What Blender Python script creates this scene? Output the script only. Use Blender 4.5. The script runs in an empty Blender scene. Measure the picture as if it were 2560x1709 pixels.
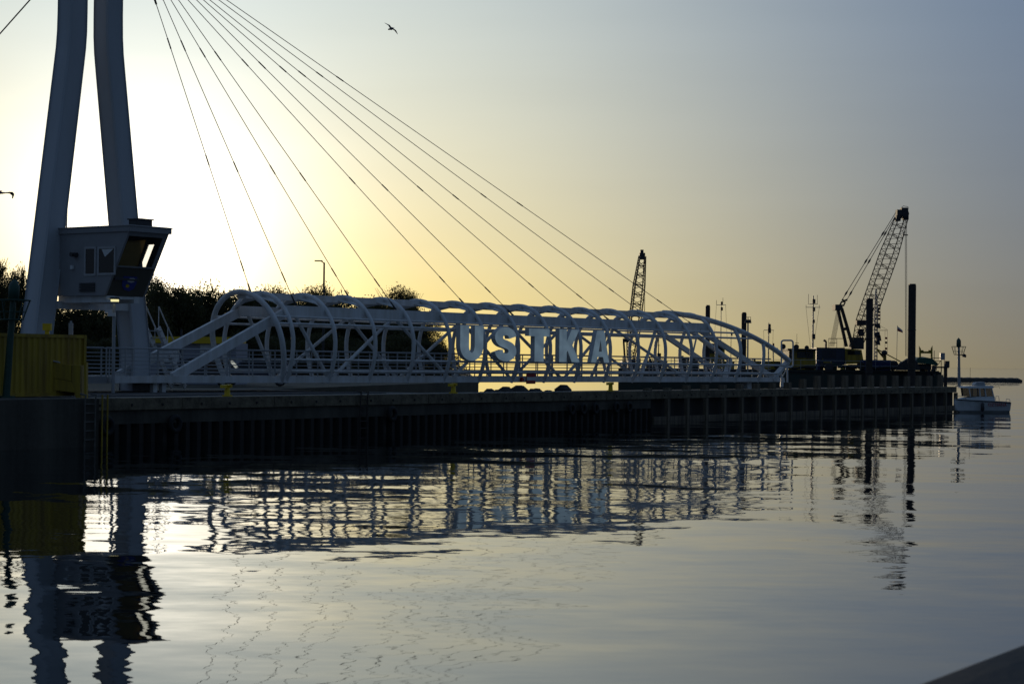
import bpy, bmesh, math, random
import numpy as np
from mathutils import Vector, Matrix
from mathutils.geometry import tessellate_polygon

random.seed(7)
sc = bpy.context.scene
COL = sc.collection
V = Vector

# ------------------------------------------------------------------ camera
EYE = V((0, 0, 3.0))
F = 5000.0                                   # focal length in pixels of a 2560 wide frame
PITCH = math.atan(51.5 / F)
ROLL = math.radians(0.65)
fwd = V((0, math.cos(PITCH), math.sin(PITCH)))
_r = V((1, 0, 0)); _u = _r.cross(fwd)
RIGHT = _r * math.cos(ROLL) + _u * -math.sin(ROLL) * -1
UP = _u * math.cos(ROLL) - _r * math.sin(ROLL)
cam = bpy.data.cameras.new('camera')
co = bpy.data.objects.new('camera', cam); COL.objects.link(co); sc.camera = co
co.matrix_world = Matrix((RIGHT, UP, -fwd)).transposed().to_4x4()
co.location = EYE
cam.sensor_width = 36.0
cam.lens = F / 2560 * 36
cam.clip_start = 0.1; cam.clip_end = 60000
cam.dof.use_dof = True; cam.dof.focus_distance = 105; cam.dof.aperture_fstop = 3.5

# ------------------------------------------------------------------ sky, sun, exposure
SUN_AZ = math.radians(-10.4); SUN_EL = math.radians(2.9)
SUN_DIR = V((math.sin(SUN_AZ) * math.cos(SUN_EL), math.cos(SUN_AZ) * math.cos(SUN_EL), math.sin(SUN_EL)))
w = bpy.data.worlds.new('World'); sc.world = w; w.use_nodes = True
nt = w.node_tree; nt.nodes.clear(); L = nt.links
def wn(t, **k):
    n = nt.nodes.new(t)
    for a, b in k.items(): setattr(n, a, b)
    return n
def wm(op, a, b=None, c=None):
    n = wn('ShaderNodeMath', operation=op)
    for i, v in enumerate((a, b, c)):
        if v is None: continue
        if isinstance(v, (int, float)): n.inputs[i].default_value = v
        else: L.new(v, n.inputs[i])
    return n.outputs[0]
tc = wn('ShaderNodeTexCoord')
nrm = wn('ShaderNodeVectorMath', operation='NORMALIZE'); L.new(tc.outputs['Generated'], nrm.inputs[0])
sep = wn('ShaderNodeSeparateXYZ'); L.new(nrm.outputs[0], sep.inputs[0])
dot = wn('ShaderNodeVectorMath', operation='DOT_PRODUCT'); L.new(nrm.outputs[0], dot.inputs[0]); dot.inputs[1].default_value = SUN_DIR
psi = wm('MULTIPLY', wm('ARCCOSINE', wm('MINIMUM', dot.outputs['Value'], 0.999999)), 57.2958)
el = wm('MULTIPLY', wm('ARCSINE', wm('ABSOLUTE', sep.outputs[2])), 57.2958)
e_low = wm('EXPONENT', wm('MULTIPLY', el, -1 / 9.0))
q1 = wm('MULTIPLY', psi, 1 / 8.0)
q2 = wm('MULTIPLY', psi, 1 / 16.0)
q3 = wm('MULTIPLY', psi, 1 / 4.2)
b_wide = wm('EXPONENT', wm('MULTIPLY', psi, -1 / 80))
b_aur = wm('EXPONENT', wm('MULTIPLY', wm('MULTIPLY', q1, q1), -1))
b_glow = wm('EXPONENT', wm('MULTIPLY', psi, -1 / 8))
b_mid = wm('EXPONENT', wm('MULTIPLY', wm('MULTIPLY', q2, q2), -1))
b_core = wm('EXPONENT', wm('MULTIPLY', wm('MULTIPLY', q3, q3), -1))
b_hg = wm('MULTIPLY', e_low, b_glow)
b_hw = wm('MULTIPLY', e_low, wm('EXPONENT', wm('MULTIPLY', psi, -1 / 60)))
COEF = [[0.034, 0.0954, -0.1644, -0.5377, 1.5041, 0.012, 0.82, 1.1], [0.062, 0.1359, -0.4626, 0.9585, 0.3104, -0.087, 0.475, 0.95], [0.104, 0.2419, -0.8912, 3.36, -1.4669, -0.295, -0.33, 0.74]]
chan = []
for c in COEF:
    acc = c[0]
    for k, b in zip(c[1:], (b_wide, b_aur, b_glow, b_hg, b_hw, b_mid, b_core)):
        acc = wm('MULTIPLY_ADD', b, k, acc)
    chan.append(wm('MAXIMUM', acc, 0.0))
comb = wn('ShaderNodeCombineXYZ')
for i in range(3): L.new(chan[i], comb.inputs[i])
# faint uneven veils of haze in the air
vt = wn('ShaderNodeVectorMath', operation='MULTIPLY'); L.new(nrm.outputs[0], vt.inputs[0]); vt.inputs[1].default_value = (3, 3, 26)
vn = wn('ShaderNodeTexNoise'); L.new(vt.outputs[0], vn.inputs['Vector']); vn.inputs['Scale'].default_value = 1.6; vn.inputs['Detail'].default_value = 3
veil = wm('MULTIPLY_ADD', vn.outputs['Fac'], 0.10, 0.95)
sm = wn('ShaderNodeVectorMath', operation='SCALE'); L.new(comb.outputs[0], sm.inputs[0]); L.new(veil, sm.inputs['Scale'])
bg1 = wn('ShaderNodeBackground'); L.new(sm.outputs[0], bg1.inputs[0]); bg1.inputs[1].default_value = 1.0
sky = wn('ShaderNodeTexSky'); sky.sky_type = 'NISHITA'; sky.sun_disc = False
sky.sun_elevation = SUN_EL; sky.sun_rotation = SUN_AZ; sky.dust_density = 1.0; sky.ozone_density = 3.0
bg2 = wn('ShaderNodeBackground'); L.new(sky.outputs[0], bg2.inputs[0]); bg2.inputs[1].default_value = 0.002
addb = wn('ShaderNodeAddShader'); L.new(bg1.outputs[0], addb.inputs[0]); L.new(bg2.outputs[0], addb.inputs[1])
wo = wn('ShaderNodeOutputWorld'); L.new(addb.outputs[0], wo.inputs[0])

sl = bpy.data.lights.new('sun', 'SUN'); sl.energy = 0.5; sl.angle = math.radians(0.55); sl.color = (1.0, 0.78, 0.5)
so = bpy.data.objects.new('sun', sl); COL.objects.link(so)
so.rotation_euler = SUN_DIR.to_track_quat('Z', 'Y').to_euler()
so.location = SUN_DIR * 300
sc.view_settings.view_transform = 'Standard'; sc.view_settings.look = 'None'
sc.view_settings.exposure = 0; sc.view_settings.gamma = 1; sc.view_settings.use_curve_mapping = False
sc.cycles.max_bounces = 8; sc.cycles.transparent_max_bounces = 12
sc.cycles.sample_clamp_indirect = 6

# ------------------------------------------------------------------ surveying: photo bearing -> place in the world
def ray(px, py):
    return (fwd * F + RIGHT * (px - 1280) - UP * (py - 854.5))
def P(px, py, Y):
    d = ray(px, py); return EYE + d * (Y / d.y)
def G(px, py, z):
    d = ray(px, py); return EYE + d * ((z - EYE.z) / d.z)
def onplane(px, py, p0, n):
    d = ray(px, py); return EYE + d * ((p0 - EYE).dot(n) / d.dot(n))
Z = V((0, 0, 1))

# ------------------------------------------------------------------ mesh builder
class MB:
    def __init__(s): s.v = []; s.f = []; s.m = []; s.smooth = []
    def add(s, vs, fs, mi=0, sm=False):
        o = len(s.v); s.v += [V(x) for x in vs]
        for f in fs: s.f.append([i + o for i in f]); s.m.append(mi); s.smooth.append(sm)
    def box(s, c, sx, sy, sz, ax=None, ay=None, az=None, mi=0):
        ax = ax or V((1, 0, 0)); ay = ay or V((0, 1, 0)); az = az or Z
        c = V(c); vs = []
        for k in (-.5, .5):
            for j, i in ((-.5, -.5), (-.5, .5), (.5, .5), (.5, -.5)):
                vs.append(c + ax * (i * sx) + ay * (j * sy) + az * (k * sz))
        s.add(vs, [(3, 2, 1, 0), (4, 5, 6, 7), (0, 1, 5, 4), (1, 2, 6, 5), (2, 3, 7, 6), (3, 0, 4, 7)], mi)
        return s
    def bar(s, p, q, w, h, up=Z, mi=0):
        p = V(p); q = V(q); d = (q - p); l = d.length; d.normalize()
        a = d.cross(up)
        if a.length < 1e-4: a = d.cross(V((1, 0, 0)))
        a.normalize(); b = a.cross(d)
        return s.box((p + q) / 2, l, w, h, d, a, b, mi)
    def tube(s, pts, r, n=8, closed=False, cap=True, mi=0):
        pts = [V(p) for p in pts]; N = len(pts)
        rs = r if isinstance(r, (list, tuple)) else [r] * N
        rings = []; ref = None
        for i, p in enumerate(pts):
            if closed: d = pts[(i + 1) % N] - pts[i - 1]
            else: d = pts[min(i + 1, N - 1)] - pts[max(i - 1, 0)]
            d.normalize()
            if ref is None:
                ref = d.cross(Z)
                if ref.length < 1e-3: ref = d.cross(V((1, 0, 0)))
            ref = ref - d * ref.dot(d)
            ref.normalize(); b = d.cross(ref)
            rings.append([p + (ref * math.cos(2 * math.pi * k / n) + b * math.sin(2 * math.pi * k / n)) * rs[i] for k in range(n)])
        return s.loft(rings, closed, cap, mi, True)
    def loft(s, rings, closed=False, cap=True, mi=0, sm=False):
        n = len(rings[0]); N = len(rings); vs = [p for r in rings for p in r]; fs = []
        for i in range(N if closed else N - 1):
            j = (i + 1) % N
            for k in range(n):
                k2 = (k + 1) % n
                fs.append((i * n + k, i * n + k2, j * n + k2, j * n + k))
        s.add(vs, fs, mi, sm)
        if cap and not closed:
            s.add(rings[0], [tuple(reversed(range(n)))], mi); s.add(rings[-1], [tuple(range(n))], mi)
        return s
    def cyl(s, p, q, r1, r2=None, n=10, mi=0):
        return s.tube([p, q], [r1, r1 if r2 is None else r2], n, mi=mi)
    def ball(s, c, r, n=8, m=5, mi=0, sc_=(1, 1, 1)):
        c = V(c); rings = []
        for i in range(1, m):
            a = math.pi * i / m
            rings.append([c + V((math.sin(a) * math.cos(2 * math.pi * k / n) * r * sc_[0], math.sin(a) * math.sin(2 * math.pi * k / n) * r * sc_[1], -math.cos(a) * r * sc_[2])) for k in range(n)])
        s.loft(rings, False, True, mi, True); return s
    def prism(s, poly, d, mi=0, holes=()):
        """flat polygon (3D points) extruded by vector d"""
        loops = [[V(p) for p in poly]] + [[V(p) for p in h] for h in holes]
        d = V(d); flat = [p for l in loops for p in l]; n = len(flat)
        tris = tessellate_polygon(loops)
        nrm = sum(((flat[t[1]] - flat[t[0]]).cross(flat[t[2]] - flat[t[0]]) for t in tris), V((0, 0, 0)))
        fl = nrm.dot(d) > 0
        fs = []
        for t in tris:
            t = tuple(t); fs.append(tuple(reversed(t)) if fl else t); fs.append(tuple(i + n for i in (t if fl else reversed(t))))
        o = 0
        for l in loops:
            m = len(l)
            for i in range(m):
                a, b = o + i, o + (i + 1) % m
                fs.append((a, b, b + n, a + n))
            o += m
        s.add(flat + [p + d for p in flat], fs, mi); return s
    def build(s, name, mat, parent=None, recalc=True, origin=None):
        me = bpy.data.meshes.new(name)
        vs = s.v
        if origin is None:
            mn = V((min(v.x for v in vs), min(v.y for v in vs), min(v.z for v in vs))); mx = V((max(v.x for v in vs), max(v.y for v in vs), max(v.z for v in vs)))
            origin = (mn + mx) / 2
            if parent is None: origin.z = mn.z
        me.from_pydata([tuple(v - origin) for v in vs], [], s.f)
        mats = mat if isinstance(mat, (list, tuple)) else [mat]
        for m in mats: me.materials.append(m)
        me.polygons.foreach_set('material_index', s.m); me.polygons.foreach_set('use_smooth', s.smooth)
        if recalc:
            bm = bmesh.new(); bm.from_mesh(me); bmesh.ops.recalc_face_normals(bm, faces=bm.faces); bm.to_mesh(me); bm.free()
        me.update()
        o = bpy.data.objects.new(name, me); COL.objects.link(o)
        wpos[o] = V(origin)
        put(o, parent)
        return o
wpos = {}
def put(o, parent):
    if parent is not None:
        o.parent = parent; o.location = wpos[o] - wpos[parent]
    else: o.location = wpos[o]
def empty(name, loc, label=None, cat=None, group=None):
    o = bpy.data.objects.new(name, None); COL.objects.link(o); o.location = loc; wpos[o] = V(loc); o.empty_display_size = .3
    return tag(o, label, cat, group)
def tag(o, label=None, cat=None, group=None, kind=None):
    if label: o['label'] = label
    if cat: o['category'] = cat
    if group: o['group'] = group
    if kind: o['kind'] = kind
    return o
def dup(o, loc, rotz=None, scale=None, label=None, parent=None):
    c = o.copy(); COL.objects.link(c)
    wpos[c] = V(loc) if parent is None else wpos[o] - wpos[o.parent] + wpos[parent]
    if parent is None: c.location = loc
    else: c.parent = parent
    if rotz is not None: c.rotation_euler = (0, 0, rotz)
    if scale is not None: c.scale = scale
    if label: c['label'] = label
    for ch in list(o.children): dup(ch, None, parent=c)
    return c

# ------------------------------------------------------------------ materials
def mat(name, col, rough=.6, metal=0, var=.25, scale=3.0, dirt=None, bump=0.0, spec=.5, bscale=None, streak=False):
    m = bpy.data.materials.new(name); m.use_nodes = True; n = m.node_tree; p = n.nodes['Principled BSDF']
    p.inputs['Roughness'].default_value = rough; p.inputs['Metallic'].default_value = metal; p.inputs['Specular IOR Level'].default_value = spec
    tcn = n.nodes.new('ShaderNodeTexCoord'); mp = n.nodes.new('ShaderNodeMapping'); n.links.new(tcn.outputs['Object'], mp.inputs[0])
    if streak: mp.inputs['Scale'].default_value = (1, 1, .12)
    nz = n.nodes.new('ShaderNodeTexNoise'); nz.inputs['Scale'].default_value = scale; nz.inputs['Detail'].default_value = 6; nz.inputs['Roughness'].default_value = .65
    n.links.new(mp.outputs[0], nz.inputs['Vector'])
    rp = n.nodes.new('ShaderNodeValToRGB')
    rp.color_ramp.elements[0].position = .3; rp.color_ramp.elements[1].position = .7
    c2 = dirt or tuple(c * (1 - var) for c in col); 
    rp.color_ramp.elements[0].color = (*c2, 1); rp.color_ramp.elements[1].color = (*col, 1)
    n.links.new(nz.outputs['Fac'], rp.inputs[0]); n.links.new(rp.outputs[0], p.inputs['Base Color'])
    if bump:
        nb = n.nodes.new('ShaderNodeTexNoise'); nb.inputs['Scale'].default_value = bscale or scale * 4; nb.inputs['Detail'].default_value = 5
        n.links.new(tcn.outputs['Object'], nb.inputs['Vector'])
        b = n.nodes.new('ShaderNodeBump'); b.inputs['Strength'].default_value = 1; b.inputs['Distance'].default_value = bump
        n.links.new(nb.outputs['Fac'], b.inputs['Height']); n.links.new(b.outputs[0], p.inputs['Normal'])
    return m
M = {}
M['white'] = mat('white_paint', (.76, .78, .80), .42, dirt=(.52, .50, .46), scale=1.7, streak=True)
M['pylon'] = mat('pylon_paint', (.50, .53, .57), .45, dirt=(.44, .46, .48), scale=.8, streak=True)
M['white2'] = mat('white_paint_plain', (.72, .73, .74), .5, dirt=(.6, .6, .58), scale=2)
M['grey'] = mat('grey_cladding', (.30, .30, .31), .6, var=.15, scale=1.5)
M['lgrey'] = mat('galvanised_steel', (.42, .43, .44), .45, .3, var=.2)
M['galv'] = mat('dull_galvanised_steel', (.2, .19, .17), .7, dirt=(.06, .05, .04), scale=2)
M['dark'] = mat('dark_steel', (.05, .05, .055), .6, var=.4)
M['rust'] = mat('rusty_steel', (.075, .055, .045), .8, dirt=(.03, .025, .022), scale=2.5)
M['black'] = mat('black_rubber', (.018, .018, .018), .8, var=.3)
M['cable'] = mat('steel_cable', (.09, .08, .075), .45, .5)
M['yellow'] = mat('yellow_paint', (.50, .35, .02), .6, dirt=(.20, .12, .02), scale=2.0, streak=True)
M['yellowcl'] = mat('bright_yellow_paint', (.72, .50, .01), .45, var=.15)
M['green'] = mat('dark_green_paint', (.02, .075, .055), .5, var=.3)
M['hull'] = mat('green_hull_paint', (.018, .045, .035), .55, dirt=(.04, .03, .02), scale=.8)
M['navy'] = mat('navy_paint', (.035, .045, .075), .5, var=.3)
M['blue'] = mat('blue_paint', (.03, .045, .16), .5, var=.3)
M['red'] = mat('red_paint', (.45, .02, .02), .5, var=.15)
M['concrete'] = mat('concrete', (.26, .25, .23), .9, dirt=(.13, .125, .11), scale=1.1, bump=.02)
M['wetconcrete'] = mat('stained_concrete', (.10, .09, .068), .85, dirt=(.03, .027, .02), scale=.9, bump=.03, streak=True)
M['coping'] = mat('coping_concrete', (.24, .20, .13), .9, dirt=(.06, .048, .03), scale=2.2, bump=.03)
M['sheet'] = mat('sheet_pile_steel', (.032, .026, .02), .8, dirt=(.012, .011, .009), scale=1.5, streak=True)
M['timber'] = mat('weathered_timber', (.24, .19, .13), .9, dirt=(.045, .035, .024), scale=3, streak=True, bump=.02)
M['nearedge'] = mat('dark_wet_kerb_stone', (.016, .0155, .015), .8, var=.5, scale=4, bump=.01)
M['asphalt'] = mat('asphalt', (.055, .055, .055), .9, var=.3, scale=.7)
M['soil'] = mat('sandy_soil', (.11, .095, .065), .95, dirt=(.05, .05, .03), scale=.3)
M['rock'] = mat('dark_rock', (.08, .075, .07), .9, var=.5, scale=2)
M['bark'] = mat('bark', (.05, .038, .028), .9, var=.4)
M['tarp'] = mat('green_tarpaulin', (.02, .11, .075), .6, var=.35)
M['wall'] = mat('pale_render', (.33, .34, .40), .8, var=.12)
M['carpaint'] = mat('dark_car_paint', (.03, .032, .04), .12, var=.1)
M['feather'] = mat('gull_feathers', (.16, .16, .18), .8, var=.4)
M['bronze'] = mat('bronze_cladding', (.105, .095, .075), .55, var=.12, scale=1.5)
M['emblem'] = mat('emblem_blue', (.05, .07, .32), .5, var=.1)
def leafmat(name, a, b):
    m = mat(name, a, .6, dirt=b, scale=.9)
    n = m.node_tree; p = n.nodes['Principled BSDF']; rp = [x for x in n.nodes if x.type == 'VALTORGB'][0]
    t = n.nodes.new('ShaderNodeBsdfTranslucent'); n.links.new(rp.outputs[0], t.inputs[0])
    mx = n.nodes.new('ShaderNodeMixShader'); mx.inputs[0].default_value = .5
    n.links.new(p.outputs[0], mx.inputs[1]); n.links.new(t.outputs[0], mx.inputs[2])
    n.links.new(mx.outputs[0], n.nodes['Material Output'].inputs[0]); return m
M['leaf'] = leafmat('foliage', (.10, .095, .032), (.05, .052, .018))
M['leaf2'] = leafmat('willow_foliage', (.10, .095, .03), (.055, .06, .02))
def glass(name, tint=(.5, .5, .5), fac=.35):
    m = bpy.data.materials.new(name); m.use_nodes = True; n = m.node_tree; p = n.nodes['Principled BSDF']
    p.inputs['Base Color'].default_value = (.012, .014, .016, 1); p.inputs['Roughness'].default_value = .06
    t = n.nodes.new('ShaderNodeBsdfTransparent'); t.inputs[0].default_value = (*tint, 1)
    mx = n.nodes.new('ShaderNodeMixShader'); mx.inputs[0].default_value = fac
    n.links.new(p.outputs[0], mx.inputs[1]); n.links.new(t.outputs[0], mx.inputs[2]); n.links.new(mx.outputs[0], n.nodes['Material Output'].inputs[0]); return m
M['glass'] = glass('window_glass', (.9, .9, .88), .75)
M['darkglass'] = glass('dark_window_glass', (.5, .5, .5), .12)
M['boatglass'] = glass('boat_window_glass', (.6, .6, .6), .45)
def glow_blind_mat():
    m = mat('beige_glow_blind', (.6, .52, .3), .8, var=.1); n = m.node_tree; t = n.nodes.new('ShaderNodeBsdfTranslucent'); t.inputs[0].default_value = (.5, .43, .27, 1)
    mx = n.nodes.new('ShaderNodeMixShader'); mx.inputs[0].default_value = .85; n.links.new(n.nodes['Principled BSDF'].outputs[0], mx.inputs[1]); n.links.new(t.outputs[0], mx.inputs[2]); n.links.new(mx.outputs[0], n.nodes['Material Output'].inputs[0]); return m
M['blind'] = glow_blind_mat()  # translucent panel material, added to glow warm inside the cabin
def emis(name, col, s, base=(.6, .65, .7), noise=0):
    m = bpy.data.materials.new(name); m.use_nodes = True; p = m.node_tree.nodes['Principled BSDF']
    p.inputs['Base Color'].default_value = (*base, 1); p.inputs['Emission Color'].default_value = (*col, 1); p.inputs['Emission Strength'].default_value = s
    p.inputs['Roughness'].default_value = .35
    if noise:
        n = m.node_tree; tcn = n.nodes.new('ShaderNodeTexCoord'); nz = n.nodes.new('ShaderNodeTexNoise'); nz.inputs['Scale'].default_value = 1.3
        n.links.new(tcn.outputs['Object'], nz.inputs['Vector']); mr = n.nodes.new('ShaderNodeMapRange')
        mr.inputs['From Min'].default_value = .3; mr.inputs['From Max'].default_value = .7; mr.inputs['To Min'].default_value = s * .6; mr.inputs['To Max'].default_value = s * 1.25
        n.links.new(nz.outputs['Fac'], mr.inputs[0]); n.links.new(mr.outputs[0], p.inputs['Emission Strength'])
    return m
M['letter'] = emis('added_glow_acrylic', (.062, .09, .108), 1.0, (.5, .53, .55), 1)  # weak uneven emission added so the letter faces read brighter than the bridge
M['lamp'] = emis('lit_lamp', (1.0, .9, .4), .9)

# ------------------------------------------------------------------ water: one sheet to the horizon
def water_mat():
    m = bpy.data.materials.new('harbour_water'); m.use_nodes = True; n = m.node_tree; p = n.nodes['Principled BSDF']
    p.inputs['Base Color'].default_value = (.006, .010, .011, 1); p.inputs['Roughness'].default_value = .015; p.inputs['IOR'].default_value = 1.45
    g = n.nodes.new('ShaderNodeNewGeometry')
    def layer(sx, sy, amp, det=2.0, rot=0.0, off=0.0, rough=.5):
        mp = n.nodes.new('ShaderNodeMapping'); mp.inputs['Scale'].default_value = (sx, sy, 1); mp.inputs['Rotation'].default_value = (0, 0, rot); mp.inputs['Location'].default_value = (off, off * .7, 0)
        n.links.new(g.outputs['Position'], mp.inputs[0])
        nz = n.nodes.new('ShaderNodeTexNoise'); nz.noise_dimensions = '2D'; nz.inputs['Scale'].default_value = 1; nz.inputs['Detail'].default_value = det; nz.inputs['Roughness'].default_value = rough
        n.links.new(mp.outputs[0], nz.inputs['Vector'])
        s = n.nodes.new('ShaderNodeVectorMath'); s.operation = 'SUBTRACT'; n.links.new(nz.outputs['Color'], s.inputs[0]); s.inputs[1].default_value = (.5, .5, .5)
        k = n.nodes.new('ShaderNodeVectorMath'); k.operation = 'MULTIPLY'; n.links.new(s.outputs[0], k.inputs[0]); k.inputs[1].default_value = (amp[0], amp[1], 0)
        return k.outputs[0], nz
    def add(a, b):
        s = n.nodes.new('ShaderNodeVectorMath'); s.operation = 'ADD'; n.links.new(a, s.inputs[0]); n.links.new(b, s.inputs[1]); return s.outputs[0]
    swell, _ = layer(.07, .20, (.014, .042), 2, .15, 3)
    mid, _ = layer(.42, .85, (.034, .034), 1.6, -.1, 9)
    fine, _ = layer(1.7, 3.6, (.05, .016), 2, .1, 21)
    _, calm = layer(.03, .06, (1, 1), 2, .3, 40)
    mr = n.nodes.new('ShaderNodeMapRange'); n.links.new(calm.outputs['Fac'], mr.inputs[0]); mr.inputs['From Min'].default_value = .35; mr.inputs['From Max'].default_value = .65; mr.inputs['To Min'].default_value = .45; mr.inputs['To Max'].default_value = 1.15
    rip = add(mid, fine)
    sc2 = n.nodes.new('ShaderNodeVectorMath'); sc2.operation = 'SCALE'; n.links.new(rip, sc2.inputs[0]); n.links.new(mr.outputs[0], sc2.inputs['Scale'])
    tot = add(swell, sc2.outputs[0])
    fin = add(tot, (lambda c: c)(None) if False else _const(n, (0, 0, 1)))
    no = n.nodes.new('ShaderNodeVectorMath'); no.operation = 'NORMALIZE'; n.links.new(fin, no.inputs[0])
    n.links.new(no.outputs[0], p.inputs['Normal'])
    return m
def _const(n, v):
    c = n.nodes.new('ShaderNodeCombineXYZ')
    for i in range(3): c.inputs[i].default_value = v[i]
    return c.outputs[0]
M['water'] = water_mat()
b = MB(); R_ = 30000
b.add([(-R_, -400, 0), (R_, -400, 0), (R_, R_, 0), (-R_, R_, 0)], [(0, 1, 2, 3)])
tag(b.build('water', M['water']), kind='structure')

# ------------------------------------------------------------------ far quay (the mole) : frame s along the edge, w inland
def quayY(x): return 15000 / (1.65 * (131 - .0322 * (x - 220)))
def qpt(x):
    p = P(x, 906 + (x - 1280) * .0113, quayY(x)); p.z = 0; return p
Q0 = qpt(196); Q1 = qpt(2392)
QV = (Q1 - Q0).normalized(); QM = V((-QV.y, QV.x, 0)); QL = (Q1 - Q0).length
def Q(s, w, z): return Q0 + QV * s + QM * w + Z * z
def qs(x): return (qpt(x) - Q0).dot(QV)
S_LAND = qs(1196); S_WALL = qs(1632)
ZT, ZB, ZW = 1.58, 1.16, .66
quay = MB()
quay.prism([Q(0, .35, -2), Q(QL, .35, -2), Q(QL, 3.2, -2), Q(S_LAND, 3.2, -2), Q(S_LAND, 12, -2), Q(0, 12, -2)], Z * (2 + ZT - .03))
quay = tag(quay.build('quay', M['concrete']), kind='structure')
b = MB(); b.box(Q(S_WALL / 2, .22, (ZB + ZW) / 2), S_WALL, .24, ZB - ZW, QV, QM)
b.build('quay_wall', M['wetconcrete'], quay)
# coping blocks with small drain mouths
nb_ = 17; bl = QL / nb_
for i in range(nb_):
    b = MB(); b.box(Q((i + .5) * bl, .45, (ZT + ZB) / 2), bl - .03, .9 + .02 * random.random(), ZT - ZB, QV, QM)
    for k in range(3):
        b.cyl(Q((i + .2 + .3 * k) * bl, .03, 1.34), Q((i + .2 + .3 * k) * bl, -.03, 1.34), .05, n=8, mi=1)
    b.build('coping_block', [M['coping'], M['black']], quay)
# steel sheet piling down into the water
pr_ = [(0, .05), (.22, .05), (.32, .3), (.54, .3), (.64, .05)]
b = MB(); b.add([Q(a, w_, -1.5) for a, w_ in pr_] + [Q(a, w_, ZW - .004) for a, w_ in pr_] + [Q(a, w_ + .02, -1.5) for a, w_ in pr_] + [Q(a, w_ + .02, ZW - .004) for a, w_ in pr_],
      [(i, i + 1, 5 + i + 1, 5 + i) for i in range(4)] + [(10 + i + 1, 10 + i, 15 + i, 15 + i + 1) for i in range(4)])
sp0 = b.build('sheet_pile', M['sheet'], quay, recalc=False)
for k in range(1, int(S_WALL / .64)):
    o = sp0.copy(); COL.objects.link(o); o.parent = quay; o.location = sp0.location + QV * (.64 * k) + QM * random.uniform(-.012, .012)

# recessed wall and timber fender piles along the pier
b = MB(); b.box(Q((S_WALL + QL) / 2, .325, 0), QL - S_WALL, .05, 2.3, QV, QM); b.build('pier_wall', M['sheet'], quay)
sA, sB = qs(1666), qs(2387)
hts = [1.72, 1.72, 1.85, 1.85, 1.86, 1.9, 1.9, 1.92, 1.95, 2.15, 2.38, 2.42, 2.4, 2.43, 2.38, 2.41, 2.40, 2.36, 2.4, 2.38, 2.45]
for i in range(21):
    s = sA + (sB - sA) * i / 20
    b = MB(); h = hts[i] + random.uniform(-.02, .02)
    b.prism([Q(s - .14, -.2, -1), Q(s + .14, -.2, -1), Q(s + .15, .02, -1), Q(s - .15, .02, -1)], Z * (1 + ZB - .02))
    b.build('fender_pile', M['timber'], quay)
    b = MB(); b.box(Q(s, 1.12, (1.5 + h) / 2), .42, .36, h - 1.5, QV, QM); b.build('deck_post', M['timber'], quay)
b = MB(); b.box(Q((S_WALL + QL) / 2, -.07, .1), QL - S_WALL, .12, .22, QV, QM); b.build('wale_beam', M['timber'], quay)

# inland ground, caisson, near quay
b = MB()
b.prism([Q(-60, 12, -1.5), Q(S_LAND, 12.0, -1.5), Q(S_LAND, 12.0, -1.5) + V((-1.2, 42, 0)), P(1150, 950, 260) * 1 + V((0, 0, 0)), V((-140, 330, 0)), V((-190, 120, 0))], Z * .01)
b = MB()
gp = [Q(-60, 11.9, 0), Q(S_LAND - .4, 11.9, 0), P(1197, 900, 150), P(1175, 900, 250), V((-40, 330, 0)), V((-190, 330, 0)), V((-190, 90, 0))]
gp = [V((p.x, p.y, -1.5)) for p in gp]
b.prism(gp, Z * (1.5 + ZT - .02))
ground = tag(b.build('ground', M['soil']), kind='structure')
b = MB(); rp_ = [Q(-40, 3, 0), Q(S_LAND - 3, 3, 0), Q(S_LAND - 3, 11.5, 0), Q(-40, 11.5, 0)]
b.prism([V((p.x, p.y, ZT - .026)) for p in rp_], Z * .03); tag(b.build('road', M['asphalt']), kind='structure')
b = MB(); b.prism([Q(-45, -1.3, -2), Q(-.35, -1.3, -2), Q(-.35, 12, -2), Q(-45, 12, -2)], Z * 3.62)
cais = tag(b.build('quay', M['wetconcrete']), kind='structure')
# the quay the photographer stands on, with its rounded coping
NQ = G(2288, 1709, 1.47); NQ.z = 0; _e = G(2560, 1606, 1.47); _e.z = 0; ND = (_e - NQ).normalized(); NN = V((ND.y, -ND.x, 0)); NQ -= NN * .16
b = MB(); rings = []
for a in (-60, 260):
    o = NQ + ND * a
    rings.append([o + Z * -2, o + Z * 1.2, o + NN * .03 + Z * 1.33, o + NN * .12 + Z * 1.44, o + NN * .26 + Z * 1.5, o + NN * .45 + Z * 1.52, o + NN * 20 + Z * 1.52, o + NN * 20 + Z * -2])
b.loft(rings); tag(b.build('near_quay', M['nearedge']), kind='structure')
# breakwater far out
b = MB(); A = P(2270, 940, 450); B_ = P(2549, 945, 450); rings = []
for i in range(41):
    t = i / 40; c = A.lerp(B_, t); j = .06 * math.sin(i * 2.1) + .04 * random.random(); e = 1 if i < 40 else .5
    rings.append([V((c.x, c.y - 3, -1)), V((c.x, c.y - 2.4, .62 * e + j)), V((c.x, c.y - 1, .8 * e + j)), V((c.x, c.y + 1.5, .8 * e + j)), V((c.x, c.y + 3, -1))])
b.loft(rings); tag(b.build('breakwater', M['rock']), kind='structure')

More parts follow.
